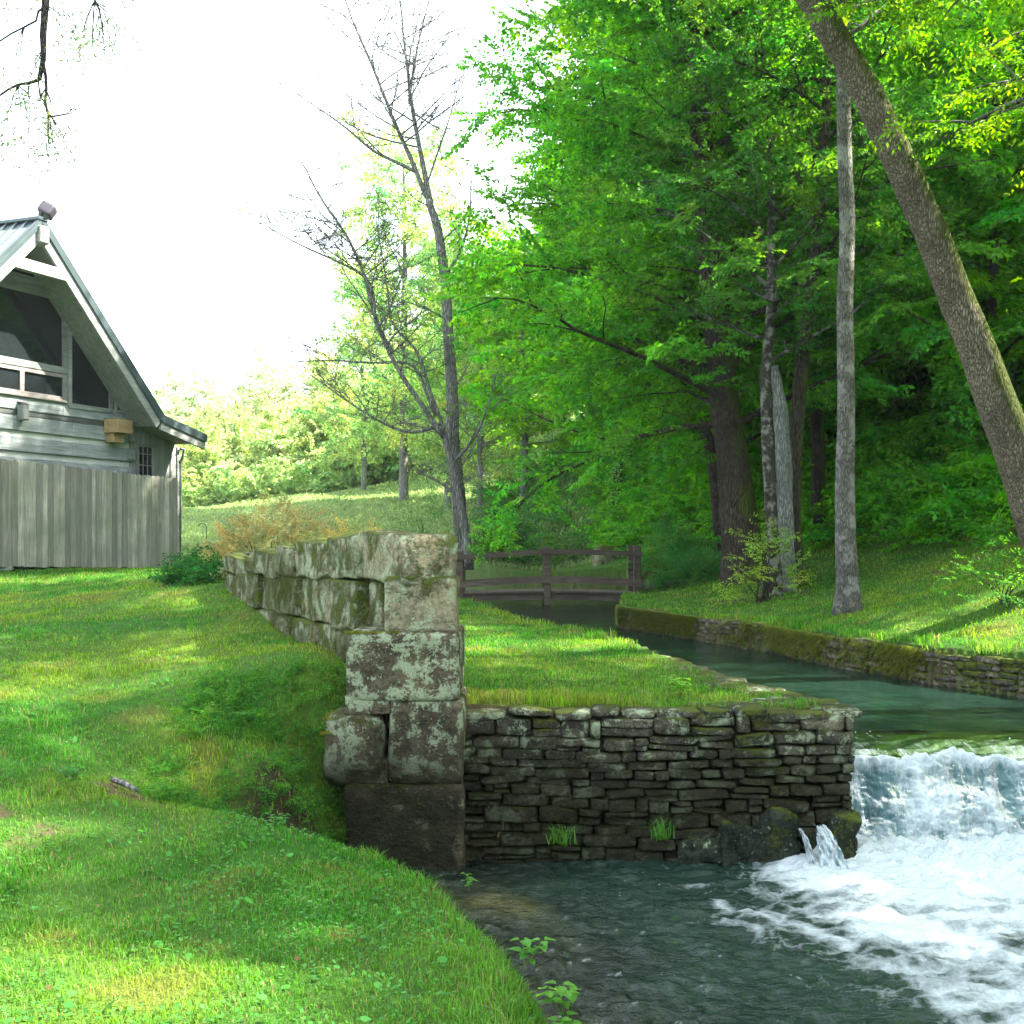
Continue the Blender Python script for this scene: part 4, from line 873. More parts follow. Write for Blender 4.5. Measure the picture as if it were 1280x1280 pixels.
# hillside trees: three kinds, copied up the slope
def proto(name, label, h, cr, seed, col, bark, nb=30, spr=SPR, f0=.25, el=(.0, .6), group=None, trunk_r=.2, lean=0, **kw):
    b = np.zeros(3); T = [(0, 0, -.5), (lean * .2, 0, h * .3), (lean * .5, .1, h * .65), (lean, 0, h)]
    kw = dict(dict(sub_step=.7, sub_len=1.8, spr_step=.6, spr_scale=1.35, leafscale=1.1), **kw)
    return tree(name, label, b, T, [trunk_r, trunk_r * .8, trunk_r * .5, .03], boughs(nb, f0, 1.0, lambda f: cr * (1.15 - .7 * f), el, seed), bark, group=group, spr=spr, seed=seed, col=col, **kw)
HG = 'trees on the shaded hillside'
hl = ['tall leafy tree in the dark wood on the far hillside', 'darker broad tree in the wood on the far hillside', 'paler yellow-green tree in the wood on the far hillside']
pA = proto('hill_tree', hl[0], 15, 4.6, 31, (.080, .28, .016), 'bark_dark', 36, SPR_BIG); pB = proto('hill_tree', hl[1], 12, 4.2, 32, (.072, .26, .016), 'bark_dark', 34, SPR_BIG)
pC = proto('hill_tree', hl[2], 13, 4.0, 33, (.13, .31, .016), 'bark_grey', 30, SPR_BIG)
spots = [(6.8, 27.5, 0, .85), (9.6, 30, 1, .85), (12.5, 33, 0, .95), (5.5, 32, 1, .9), (8.2, 35, 0, 1.0), (12.5, 37, 2, 1.0), (3.5, 41, 0, .9), (6.2, 43, 1, 1.1), (10.5, 45, 0, 1.2), (15.5, 41, 1, 1.2),
         (17, 33, 2, 1.1), (15, 27, 0, .85), (12, 23, 2, .7), (.5, 50, 2, .8), (3.5, 54, 1, 1.0), (8, 56, 0, 1.2), (13, 58, 2, 1.0), (19, 52, 0, .9), (-1.5, 62, 2, .7), (3, 70, 0, .7), (10, 72, 1, .8),
         (23, 44, 0, 1.3), (9.5, 24.5, 1, .75), (-3, 72, 0, .75), (15.5, 23, 1, .8), (-5.5, 76, 2, .6), (0, 82, 1, .7)]
# trees further round to the right, on the slope beside the pool; their shade falls across the stream
spots += [(19, 20, 1, .9), (14.5, 9.0, 2, .95), (12.0, 3.0, 0, .85), (11.2, 6.0, 1, .6)]
def where_h(x, y):
    p = 640 + FPX * x / y
    return ('above the footbridge' if p < 760 else 'behind the massive dark trunk' if p < 930 else 'seen left of the straight grey trunk' if p < 1050 else 'right of the straight grey trunk' if p < 1200 else 'behind the leaning trunk') + (', low on slope' if y < 34 else ', mid-slope' if y < 50 else ', top of slope')
def where_f(x, y):
    p = 640 + FPX * x / y
    return ('beside the cabin eave' if p < 260 else 'above the azalea bush' if p < 350 else 'above the block wall' if p < 450 else 'behind the bare trees') + (', front row' if y < 82 else ', second row' if y < 91 else ', third row' if y < 100 else ', back row')
hl = ['tall leafy tree', 'darker broad tree', 'paler yellow-green tree']
rr = random.Random(5); first = [True] * 3; pr = [pA, pB, pC]
for (x, y, k, s) in spots:
    loc = (x, y, G1(x, y)); a = rr.uniform(0, 6.28)
    if first[k]: first[k] = False; pr[k].location = loc; pr[k].rotation_euler = (0, 0, a); pr[k].scale = (s,) * 3; pr[k]['group'] = HG; pr[k]['label'] = hl[k] + ' ' + where_h(x, y)
    else: copy_tree(pr[k], loc, a, s, hl[k] + ' ' + where_h(x, y), HG)
# far woods beyond the meadow
FG = 'trees of the far wood beyond the meadow'
fl = ['bright yellow-green tree in the sunlit wood beyond the meadow', 'pale olive feathery tree in the sunlit wood beyond the meadow', 'bare grey-twigged tree in the sunlit wood beyond the meadow']
SPR_FAR = [make_spray(60 + i, nt=5, leaf=.24, wid=.7, step=.14, flat=.8) for i in range(3)]
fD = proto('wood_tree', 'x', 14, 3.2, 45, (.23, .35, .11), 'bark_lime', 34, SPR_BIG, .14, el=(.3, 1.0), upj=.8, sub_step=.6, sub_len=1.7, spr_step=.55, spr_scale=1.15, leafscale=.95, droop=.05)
fk = dict(sub_step=.9, sub_len=2.0, spr_step=.75, spr_scale=1.5, upj=.9, el=(.35, 1.1), droop=.05, hue=.10)
fA = proto('far_tree', fl[0], 11, 3.6, 41, (.29, .37, .15), 'bark_lime', 30, SPR_FAR, .04, **fk); fB = proto('far_tree', fl[1], 14, 3.4, 42, (.31, .36, .20), 'bark_lime', 24, SPR_FAR, .2, **dict(fk, spr_step=1.1))  # far leaves paled: distance haze is put into their colour
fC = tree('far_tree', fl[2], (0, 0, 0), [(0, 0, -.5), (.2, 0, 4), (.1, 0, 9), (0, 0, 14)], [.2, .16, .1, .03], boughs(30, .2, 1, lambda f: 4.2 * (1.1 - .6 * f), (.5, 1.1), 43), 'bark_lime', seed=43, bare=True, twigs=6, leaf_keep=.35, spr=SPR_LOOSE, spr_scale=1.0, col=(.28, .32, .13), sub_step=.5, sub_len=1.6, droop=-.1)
fl = ['bright yellow-green tree of the far wood', 'pale olive feathery tree of the far wood', 'bare grey-twigged tree of the far wood']
fp = [fA, fB, fC]; first = [True] * 3; rr = random.Random(9); cnt = 0
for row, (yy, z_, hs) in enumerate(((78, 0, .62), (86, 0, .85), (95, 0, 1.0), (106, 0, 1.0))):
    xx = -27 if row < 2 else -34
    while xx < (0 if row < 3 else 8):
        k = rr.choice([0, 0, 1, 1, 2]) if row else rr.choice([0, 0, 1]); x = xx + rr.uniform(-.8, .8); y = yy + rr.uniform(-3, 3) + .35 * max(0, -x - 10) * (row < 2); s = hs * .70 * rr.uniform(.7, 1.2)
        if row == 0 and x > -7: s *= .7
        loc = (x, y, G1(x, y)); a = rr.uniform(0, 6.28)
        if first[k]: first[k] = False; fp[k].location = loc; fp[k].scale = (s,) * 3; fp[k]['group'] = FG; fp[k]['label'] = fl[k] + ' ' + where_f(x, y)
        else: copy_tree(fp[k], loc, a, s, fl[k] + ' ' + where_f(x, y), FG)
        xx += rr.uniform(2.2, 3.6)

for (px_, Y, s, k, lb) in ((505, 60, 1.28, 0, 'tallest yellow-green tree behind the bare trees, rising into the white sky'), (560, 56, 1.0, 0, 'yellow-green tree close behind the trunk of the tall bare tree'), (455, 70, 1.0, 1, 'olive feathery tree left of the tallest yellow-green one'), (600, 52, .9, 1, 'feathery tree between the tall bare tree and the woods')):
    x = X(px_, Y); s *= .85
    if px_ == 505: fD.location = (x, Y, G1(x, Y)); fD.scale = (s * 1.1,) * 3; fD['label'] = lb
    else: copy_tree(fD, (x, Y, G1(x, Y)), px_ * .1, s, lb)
# bushes
def bush(name, label, c, rx, rz_, n, spr, scale, col, leafscale=1.0, cat='bush', up_=.8, hue=.25, group=None, stems=10, twc='bark_twig', ry=None, shape=1.0):
    c = np.array(c, float); root = empty(name, c); tag(root, label, cat, group); ry = ry or rx
    d = RNG.normal(size=(n, 3)); d /= np.linalg.norm(d, axis=1, keepdims=True); d[:, 2] = np.abs(d[:, 2]); rad = RNG.uniform(.35, .95, (n, 1)) ** .6
    pos = d * rad * np.array([rx, ry, rz_]); pos[:, 0] *= 1 + .25 * noise(pos * 2 + 4); fwd = d * np.array([1, 1, up_]) + RNG.normal(0, .35, (n, 3)); v, cc = stamp(spr, pos, fwd, np.array([0, 0, 1.]) + RNG.normal(0, .4, (n, 3)), scale * RNG.uniform(.6, 1.2, n), leafscale, col, .4, hue)
    mb = MB()
    for i in range(stems):
        j = RNG.integers(n); mb.tube(curve((RNG.normal() * rx * .1, RNG.normal() * rx * .1, -.1), pos[j] + np.array([0, 0, .3]), np.linalg.norm(pos[j]) * .95 + .1, 6, .1), np.linspace(.016, .004, 7) * max(.35, rz_), 5, cap=False)
    mb.build('stems', M[twc], root, smooth=True); leafmesh('foliage', [(v, cc)], root); return root
b1 = bush('azalea_bush', 'rounded pinkish-tan azalea bush behind the stone block wall', (-3.05, 16.0, -.50), .80, .95, 420, SPR, .32, (.25, .245, .10), .85, hue=.22, ry=.9, stems=24)
b2 = bush('azalea_bush', 'smaller greener half of the pink-tinged shrub nearer the pillar', (-2.10, 15.6, -.55), .62, .76, 260, SPR, .30, (.22, .25, .09), .85, hue=.3, stems=20)
bush('hydrangea_bush', 'dense low dark green leafy bush at the corner of the cabin fence', (-3.85, 15.3, -.52), .30, .20, 90, SPR_BIG, .30, (.02, .095, .022), .95, hue=.1, stems=8)
bush('laurel_bush', 'small dark evergreen shrub on the slope behind the bridge', (X(628, 40), 40.5, .0), .55, 1.0, 110, SPR_BIG, .45, (.015, .055, .015), .9, hue=.1)
bush('streamside_bush', 'bright fern-like green shrub at the right end of the footbridge', (X(840, 31), 31.5, -.85), .75, 1.15, 190, SPR, .55, (.055, .19, .035), .9)
bush('streamside_bush', 'low grassy green shrub on the bank between bridge and massive trunk', (X(872, 29), 29.5, -.9), .7, .6, 150, SPR, .45, (.05, .18, .04), .8)
bush('sapling_bush', 'fresh pale-leaved sapling sprouting in front of the twin trunks', (X(955, 20.5), 20.5, -.9), .55, 1.2, 42, SPR_LOOSE, .5, (.15, .26, .04), 1.2, hue=.2)
bush('sapling_bush', 'leafy green sapling reaching over the lawn by the leaning trunk', (X(1262, 14), 14.2, -.6), .50, .55, 40, SPR_LOOSE, .40, (.045, .16, .02), 1.0, hue=.2)
bush('tree_shrub', 'wispy green shrub at the foot of the tall bare tree', (X(548, 31), 31.5, -.4), .8, 1.6, 70, SPR_LOOSE, .6, (.06, .15, .04), 1.0)
# hillside undergrowth
n = 9000; x = RNG.uniform(3, 17, n); y = RNG.uniform(14, 52, n); g_ = ground(x, y, False); ok = (g_ > np.interp(y, [14, 18, 24, 30, 38, 52], [.25, .05, -.05, 0, -.6, -.6]) + .25 * fb2(x, y, .6, 2, 5)) & (x < .5 * y + 1) & (x > np.interp(y, [14, 23, 26, 34, 38, 52], [6.5, 6.5, 6, 5.2, 3.2, 3.2])); x, y = x[ok], y[ok]; n = len(x)
z = ground(x, y, False) + RNG.exponential(.32, n) * np.interp(y, [14, 30], [.6, 1.6]); d = np.stack([RNG.normal(-.5, 1, n), RNG.normal(-.6, 1, n), RNG.normal(.25, .35, n)], 1)
v, c = stamp(SPR_BIG, np.stack([x, y, z], 1), d, np.array([0, 0, 1.]) + RNG.normal(0, .3, (n, 3)), RNG.uniform(.6, 1.2, n) * np.interp(y, [14, 26], [.55, 1.]), 1.0, (.06, .24, .018), .4, .25)
tag(leafmesh('undergrowth', [(v, c)]), 'dark green undergrowth covering the hillside floor', 'undergrowth', kind='stuff')
n = 1500; x = RNG.uniform(-30, 4, n); y = 75.5 + .35 * np.maximum(0, -x - 10) + RNG.exponential(2.0, n) + 1.5 * fb2(x, x * 0, .2, 2, 3); z = ground(x, y, False) + RNG.exponential(.8, n)
d = np.stack([RNG.normal(0, 1, n), RNG.normal(-.6, 1, n), RNG.normal(.5, .4, n)], 1)
v, c = stamp(SPR_FAR, np.stack([x, y, z], 1), d, np.array([0, 0, 1.]) + RNG.normal(0, .5, (n, 3)), RNG.uniform(.7, 1.4, n), 1.0, (.24, .34, .13), .4, .12)
tag(leafmesh('wood_edge_brush', [(v, c)]), 'pale green brush along the far edge of the meadow', 'undergrowth', kind='stuff')
n = 1200; x = RNG.uniform(-1.2, 5.5, n); y = RNG.uniform(40.5, 62, n); z = ground(x, y, False) + RNG.exponential(.25, n)
d = np.stack([RNG.normal(0, 1, n), RNG.normal(-.6, 1, n), RNG.normal(.4, .35, n)], 1)
v, c = stamp(SPR_BIG, np.stack([x, y, z], 1), d, np.array([0, 0, 1.]) + RNG.normal(0, .3, (n, 3)), RNG.uniform(.4, .9, n), 1.0, (.05, .15, .03), .4, .3)
tag(leafmesh('slope_undergrowth', [(v, c)]), 'lighter weeds and brush on the slope beyond the bridge', 'undergrowth', kind='stuff')

# tree just out of frame on the left: only a hanging bough shows
rootp = np.array([-6.4, 10.6, -1.0]); root = empty('overhanging_tree', rootp); tag(root, 'thin drooping bough with tiny new leaves hanging into the top left corner', 'tree')
mb = MB(); Yo = 9.5
def limb(pts, r0, r1, sides=7, Y=Yo): 
    T = np.array([P(a, b, Y + (c[0] if c else 0)) for a, b, *c in pts]); mb.tube(T, np.linspace(r0, r1, len(T)), sides, cap=False, wob=.08); return T
mb.tube([rootp + (0, 0, -.3), rootp + (.05, 0, 2), rootp + (.3, -.1, 4.2), rootp + (1.0, -.4, 5.8), rootp + (2.2, -1.0, 6.5), P(62, -200, Yo)], [.28, .24, .2, .12, .06, .04], 12, wob=.08)
limb([(62, -200), (58, -60), (57, 0), (54, 40), (54, 75), (49, 100)], .040, .017); limb([(53, 72), (57, 95), (58, 112), (56, 128), (60, 142)], .014, .009)
limb([(49, 100), (35, 104), (22, 106), (10, 112), (-4, 122)], .013, .007); limb([(57, 8), (48, 14), (45, 26), (30, 34), (14, 42), (-4, 54)], .010, .006)
limb([(56, 128), (50, 120), (48, 102)], .006, .006)
rr = random.Random(3); tips = []
for (a, b) in [((60, 142), (66, 146)), ((60, 142), (62, 146))] : limb([a, b, (b[0] + 22, b[1] - 4), (b[0] + 34, b[1] - 14)], .006, .003)
for i in range(46):
    a = rr.choice([(57, 5), (55, 60), (57, 110), (60, 142), (60, 142), (30, 34), (22, 106), (62, -40), (100, -30), (118, 2), (118, 2), (120, -20), (35, 104)]); dx = rr.uniform(-25, 28) * (1.7 if a[1] < 20 else 1); ln = rr.uniform(30, 75); dy = rr.uniform(-.4, .6)
    T = limb([(a[0], a[1], 0), (a[0] + dx * .5, a[1] + ln * .3 * (1 + dy * .3), dy * .3), (a[0] + dx * .85, a[1] + ln * .65, dy * .7), (a[0] + dx, a[1] + ln, dy)], .0045, .0018, 4); tips += [T[1], T[2], T[3], (T[2] + T[3]) / 2]
limb([(110, -60), (116, -5), (124, 12), (128, 35), (131, 70)], .012, .003)
mb.build('trunk', M['bark_twig'], root, smooth=True, xf=lambda V: V - rootp)
tips = np.array([q for q in tips if rr.random() < .85]); n = len(tips); tips = tips + RNG.normal(0, .06, tips.shape); v, c = stamp([make_spray(90 + i, nt=2, leaf=.17, wid=.32, step=.22, flat=.9, droop=1.5) for i in range(4)], tips, np.stack([RNG.normal(0, 1, n), RNG.normal(0, 1, n), RNG.normal(-.9, .4, n)], 1), np.array([0, 0, 1.]) + RNG.normal(0, .5, (n, 3)), RNG.uniform(.14, .28, n), 1.0, (.075, .13, .035), .3, .2)
leafmesh('crown', [(v - rootp, c)], root)
# right-hand tree out of frame: lit boughs reach into the top right
tree('lit_tree', 'sunlit yellow-green boughs reaching in from the right edge high above the pool', (7.9, 11.5, G1(7.9, 11.5)), [(7.9, 11.5, -.8), (7.8, 11.6, 2), (7.6, 11.7, 5), (7.4, 11.8, 8)], [.24, .2, .15, .05],
     boughs(30, .50, .98, lambda f: 3.9, (.0, .5), 52, az=(2.0, 4.2)) + boughs(8, .6, 1, lambda f: 3, (.1, .5), 53), 'bark_grey', spr=SPR_LOOSE, seed=51, col=(.12, .27, .016), sub_step=.38, sub_len=1.3, spr_step=.30, spr_scale=.62, leafscale=1.2, droop=.3, upj=.3)

# ------------------------------------------------------------------ footbridge
br = empty('footbridge', (.85, 30, -1.3)); tag(br, 'dark arched wooden footbridge with two-rail railing across the stream', 'bridge'); BO = np.array([.85, 30, -1.3])
def bb(name, mbx, mat='bridge', par=br): return mbx.build(name, M[mat], par, xf=lambda V: V - BO)
zt = lambda x: -.13 - .022 * (x - .85) ** 2 * 1.2 - .02 * 0; 
for row, yo in (('near', 30.0), ('far', 31.5)):
    for (px_, y0, y1, w) in ((574.5, 689, 746, 9), (684, 684, 744, 8.5), (796.5, 682, 737, 9)):
        x = X(px_, 30); zz0 = Z(y1, 30) - .25; zz1 = Z(y0, 30); w_ = w / FPX * 30 / 2
        m = MB().box((x - w_, yo - .08, zz0), (x + w_, yo + .08, zz1), bev=.012); o = bb('post', m)
    for (pts, hh) in (([(-2.9, .28), (-1.27, -.33 + .0), (-.2, -.25), (.86, -.19), (2.0, -.20), (3.12, -.25)], .12), ([(-2.9, -1.2), (-1.27, -.99), (-.2, -.92), (.86, -.87), (2.0, -.89), (3.12, -.96)], .14)):
        pts = [(-2.9, pts[1][1] - .18)] + pts[1:]; xs_ = np.linspace(-2.7, 3.15, 26); zs_ = np.interp(xs_, [p_[0] for p_ in pts], [p_[1] for p_ in pts])
        for _ in range(3): zs_[1:-1] = (zs_[:-2] + 2 * zs_[1:-1] + zs_[2:]) / 4
        th = .05; V = np.concatenate([np.stack([xs_, np.full(26, yo - .08 - th), zs_ - hh / 2], 1), np.stack([xs_, np.full(26, yo - .08 - th), zs_ + hh / 2], 1), np.stack([xs_, np.full(26, yo - .082), zs_ + hh / 2], 1), np.stack([xs_, np.full(26, yo - .082), zs_ - hh / 2], 1)])
        i = np.arange(25); F = np.concatenate([np.stack([i + a * 26, i + 1 + a * 26, i + 1 + ((a + 1) % 4) * 26, i + ((a + 1) % 4) * 26], 1) for a in range(4)]); F = np.concatenate([F, [[0, 26, 52, 78], [25, 103, 77, 51]]])
        bb('rail', MB().raw(V, F, random.random()))
m = MB()
for i in range(42):
    x = -2.9 + i * .15; z_ = -1.14 - .012 * (x - .8) ** 2; m.box((x, 29.95, z_ - .045), (x + .142, 31.6, z_))
bb('deck', m)
for yo in (30.02, 31.4):
    m = MB()
    xs_ = np.linspace(-2.9, 3.35, 20)
    for i in range(19):
        za = -1.19 - .012 * (xs_[i] - .8) ** 2; zb = -1.19 - .012 * (xs_[i + 1] - .8) ** 2
        m.prism([(xs_[i], yo, za - .16), (xs_[i + 1], yo, zb - .16), (xs_[i + 1], yo, zb), (xs_[i], yo, za)], (0, .09, 0), .3)
    bb('beam', m)
# timber edging and rocks on the bank beyond
m = MB(); a = P(826, 729, 31); b = P(912, 724, 29)
pts = np.array([a, (a + b) / 2 + (0, .3, -.03), b]); m.tube(pts, .06, 8, wob=.1); tag(m.build('edging_log', M['bark_grey'], smooth=True), 'long half-buried log edging the bank right of the footbridge', 'log')
for (px_, py_, Y, h, s_, lb) in ((812, 726, 30.6, (.28, .25, .22), 1, 'pale boulder at the right foot of the footbridge'), (828, 718, 31.6, (.35, .3, .25), 2, 'grey boulder half hidden behind the bridge end'), (762, 700, 37.5, (.5, .4, .45), 3, 'tan sunlit rock in the hollow behind the bridge rails'), (700, 728, 38.8, (.5, .3, .15), 4, 'flat rock at the water beyond the bridge')):
    V, F = rock(h, 8, 4, .08, 3, s_ + 80, .2); tag(mesh('boulder', V + P(px_, py_, Y), F, M['block'], attrs={'tone': np.full(len(V), .8)}, smooth=True), lb, 'rock')

# ------------------------------------------------------------------ cabin (local frame: x along the gable, y into the house)
D = np.array([.376, .927]); F0 = np.array([-8.65, 20.9]); HA = math.atan2(D[1], D[0]); HB = np.array([F0[0], F0[1], 0.0])
def UZ(px_, py_, v):
    k = (px_ - 640) / FPX; ox, oy = F0[0] - D[1] * v, F0[1] + D[0] * v; u_ = (oy * k - ox) / (D[0] - D[1] * k); Y = oy + D[1] * u_; return u_, Z(py_, Y)
house = empty('cabin', HB, HA); tag(house, 'weathered grey timber cabin with steep gable and dark picture windows', 'house')
VW, VB = .35, -.38
def W3(px_, py_, v=VW): u_, z = UZ(px_, py_, v); return (u_, v, z)
def part(name, m, mat, par=None, smooth=False): return m.build(name, M[mat], par or house, smooth)
ru, rz0 = UZ(50, 279, VB); ku, kz = UZ(201, 524, VB); eu, ez = UZ(256, 549, VB); sl = (rz0 - kz) / (ku - ru); sl2 = (kz - ez) / (eu - ku)
cu = UZ(163, 560, VW)[0]; xu = UZ(222, 600, VW)[0]; GZ = -.75; LU = 2 * ru - cu
zroof = lambda u_: rz0 - sl * abs(u_ - ru)
# wall backing (chinking plane) as gable polygon
m = MB(); m.prism([(LU, VW + .03, GZ), (cu, VW + .03, GZ), (cu, VW + .03, zroof(cu) - .2), (ru, VW + .03, rz0 - .25), (LU, VW + .03, zroof(LU) - .2)], (0, .2, 0), .5); part('wall', m, 'chink')
m = MB(); zt0 = UZ(0, 490, VW)[1] + .10
z_ = UZ(0, 509, VW)[1]
while z_ > GZ - .3: z_ -= .365
m = MB()
topz = UZ(60, 502, VW)[1]
zz = z_ 
while zz < topz - .05:
    z1 = min(zz + .255, topz + .06); 
    x0 = LU
    for x1 in (ru - 1.1, ru + 1.3 + .3 * random.random(), cu + .02): m.box((x0, VW - .02, zz), (x1 - .006, VW + .035, z1), bev=.008); x0 = x1
    zz += .365
part('siding', m, 'plank')
for zz in np.arange(z_, topz, .365): part('log_end', MB().box((cu - .11, VW - .10, zz + .03), (cu + .04, VW - .021, zz + .22), bev=.01), 'trim')
m = MB()   # upper gable boarding
topz = min(topz, zz - .06)
m.prism([(LU, VW + .0, topz + .06), (cu, VW, topz + .06), (cu, VW, zroof(cu) - .18), (ru, VW, rz0 - .22), (LU, VW, zroof(LU) - .18)], (0, .029, 0), .5); part('gable_boarding', m, 'trim')
def pane_frame(name, poly, inset_mat='glass', frame='trim', fw=.07, par=None, sub='pane'):
    poly = [np.array(p_) for p_ in poly]; c = sum(poly) / len(poly)
    fr = MB(); n = len(poly)
    outp = []; 
    for i in range(n):
        a, b = poly[i], poly[(i + 1) % n]; d = b - a; L = np.linalg.norm(d); d = d / L; nn = np.array([d[2], 0, -d[0]]); nn = nn if np.dot(nn, (a + b) / 2 - c) > 0 else -nn
        e = d * fw * .9; fr.prism([a - e, b + e, b + e + nn * fw, a - e + nn * fw], (0, -.04 - .0015 * i, 0))
    f = fr.build(name, M[frame], house, xf=lambda V: V + np.array([0, -.003, 0]))
    g = MB(); g.prism([p_ + np.array([0, -.012, 0]) for p_ in poly], (0, .011, 0), .5); g.build(sub, M[inset_mat], f); return f
a = W3(77, 459); tl = W3(76, 390); t2 = W3(70, 376)
mir = lambda p_: (2 * ru - p_[0], p_[1], p_[2])
pane_frame('picture_window', [mir(a), a, tl, t2, (2 * ru - t2[0], VW, t2[2]), mir(tl)], fw=.12)
t0 = W3(88, 407); t1 = W3(135, 476); t3 = W3(135, 511); t4 = (t0[0], VW, t3[2])
pane_frame('side_window', [t0, t4, t3, t1], fw=.09)
q0 = W3(145, 488); q1 = W3(153, 507); q2 = (q1[0], VW, t3[2]); q3 = (q0[0], VW, t3[2]); pane_frame('corner_window', [q0, q3, q2, q1], fw=.05)
lo = W3(79, 500)[2]; hi = W3(79, 473)[2]
for (pa, pb) in ((28, 77), (-26, 23)):
    ua = UZ(pa, 480, VW)[0]; ub = UZ(pb, 480, VW)[0]; pane_frame('low_window', [(ua, VW, lo + .05), (ub, VW, lo + .05), (ub, VW, hi), (ua, VW, hi)], frame='frame', fw=.06)
part('sill_board', MB().box((LU + 2, VW - .07, lo - .06), (W3(82, 500)[0], VW - .003, lo - .012), bev=.01), 'frame')
# roof slopes, barge boards and collar beam
DEP = 8.0
def slope(u0, z0, u1, z1, name, seams=True, th=.06):
    m = MB(); d = np.array([u1 - u0, 0, z1 - z0]); L = np.linalg.norm(d); d /= L; nn = np.array([-d[2], 0, d[0]]); nn = nn if nn[2] > 0 else -nn
    p0 = np.array([u0, VB - .06, z0]); p1 = np.array([u1, VB - .06, z1]); m.prism([p0, p1, p1 + nn * th, p0 + nn * th], (0, DEP, 0), .5)
    o = part(name, m, 'metal'); m = MB()
    y_ = VB - .06
    while y_ < VB + DEP:
        q = np.array([0, y_ - p0[1], 0]); m.prism([p0 + q + nn * (th + .001), p1 + q + nn * (th + .001), p1 + q + nn * (th + .035), p0 + q + nn * (th + .035)], (0, .035, 0), .5); y_ += .23
    m.build('seams', M['metal'], o); return o
slope(ru, rz0, ku, kz, 'roof'); slope(ru, rz0, 2 * ru - ku - .3, kz - .3 * sl, 'roof'); slope(ku + .0, kz - .005, eu, ez - .005, 'side_roof')
m = MB(); m.box((ru - .12, VB - .08, rz0 + .03), (ru + .12, VB + DEP, rz0 + .10), bev=.02); part('ridge_cap', m, 'metal')
def board(name, u0, z0, u1, z1, w, v0, th, mat='trim', drop=.0, vert=False):
    d = np.array([u1 - u0, 0, z1 - z0]); d /= np.linalg.norm(d); nn = np.array([-d[2], 0, d[0]]); nn = nn if nn[2] > 0 else -nn
    p0 = np.array([u0, v0, z0 - drop]); p1 = np.array([u1, v0, z1 - drop])
    if vert: nn = np.array([0, 0, 1.])
    return part(name, MB().prism([p0 - nn * w, p1 - nn * w, p1, p0], (0, th, 0), .7), mat)
board('barge_board', ru + .03, rz0, ku, kz, .23, VB - .03, .05, drop=.012); board('barge_board', ru - .03, rz0, 2 * ru - ku, kz, .23, VB - .032, .05, drop=.012)
board('barge_board', ku + .01, kz, eu, ez, .20, VB - .028, .05, drop=.015)
board('fascia_strip', ru + .05, rz0, ku, kz, .07, VB - .062, .03, 'metal', drop=.0); board('fascia_strip', ru - .05, rz0, 2 * ru - ku, kz, .07, VB - .064, .03, 'metal'); board('fascia_strip', ku, kz, eu, ez, .06, VB - .06, .03, 'metal')
m = MB()     # soffits under the overhang
for (u0, z0, u1, z1) in ((ru, rz0 - .10, ku, kz - .10), (ru, rz0 - .10, 2 * ru - ku, kz - .10), (ku, kz - .06, eu, ez - .06)): m.prism([(u0, VB + .03, z0), (u1, VB + .03, z1), (u1, VB + .03, z1 - .03), (u0, VB + .03, z0 - .03)], (0, VW - VB + .0, 0), .5)
part('soffit', m, 'trim')
c0 = UZ(75, 343, VB); hwid = c0[0] - ru; zc = c0[1]
part('collar_beam', MB().box((ru - hwid - .1, VB - .035, zc - .10), (ru + hwid + .12, VB + .09, zc + .10), bev=.01), 'trim')
part('ridge_beam', MB().box((ru - .11, VB - .12, rz0 - .36), (ru + .11, VW - .01, rz0 - .06), bev=.02), 'trim')
zb = W3(72, 372)[2]; part('cross_beam', MB().box((2 * ru - t2[0] - .2, VW - .05, zb + .03), (t2[0] + .25, VW - .004, zb + .24), bev=.01), 'trim')
g = W3(49, 356); tri = [(ru, VW - .002, rz0 - .55), (g[0], VW - .002, zb + .26), (2 * ru - g[0], VW - .002, zb + .26)]
m = MB(); m.prism(tri, (0, -.012, 0), .5); part('attic_glass', m, 'glass')
# board-and-batten side room
m = MB(); zk = kz - .15; m.prism([(cu + .041, VW + .02, GZ), (xu, VW + .02, GZ), (xu, VW + .02, kz - sl2 * (xu - ku) - .1), (cu + .041, VW + .02, kz + .15)], (0, .15, 0), .5)
m.box((xu - .15, VW + .17, GZ), (xu, VW + 6, ez)); sw = part('side_wall', m, 'batten')
m = MB(); uu = cu + .16
while uu < xu - .05: m.box((uu, VW - .005, GZ), (uu + .04, VW + .018, kz - sl2 * (uu + .04 - ku) - .12)); uu += .22
m.build('battens', M['batten'], sw)
part('corner_board', MB().box((xu - .02, VW - .012, GZ), (xu + .05, VW + .12, kz - sl2 * (xu + .1 - ku) - .1), bev=.008), 'trim')
w0 = W3(172, 558); w1 = W3(189, 588); f = pane_frame('small_window', [(w0[0], VW, w1[2] - .12), (w1[0], VW, w1[2] - .12), (w1[0], VW, w0[2]), (w0[0], VW, w0[2])], frame='trim', fw=.06)
m = MB()
for i in (1, 2): x = w0[0] + (w1[0] - w0[0]) * i / 3; m.box((x - .01, VW - .028, w1[2] - .1), (x + .01, VW - .017, w0[2]))
for i in (1, 2): z = w1[2] + (w0[2] - w1[2]) * i / 2 - .14; m.box((w0[0], VW - .034, z - .01), (w1[0], VW - .0285, z + .01))
m.build('muntin', M['frame'], f)
m = MB(); gpt = W3(229, 562); m.tube([(xu + .02, VW - .06, kz - sl2 * (xu - ku) - .16), (xu + .12, VW - .08, gpt[2]), (xu + .08, VW - .05, gpt[2] - .2), (xu + .09, VW + .0, gpt[2] - .3), (xu + .09, VW + .02, GZ)], .035, 8); part('downspout', m, 'trim', smooth=True)
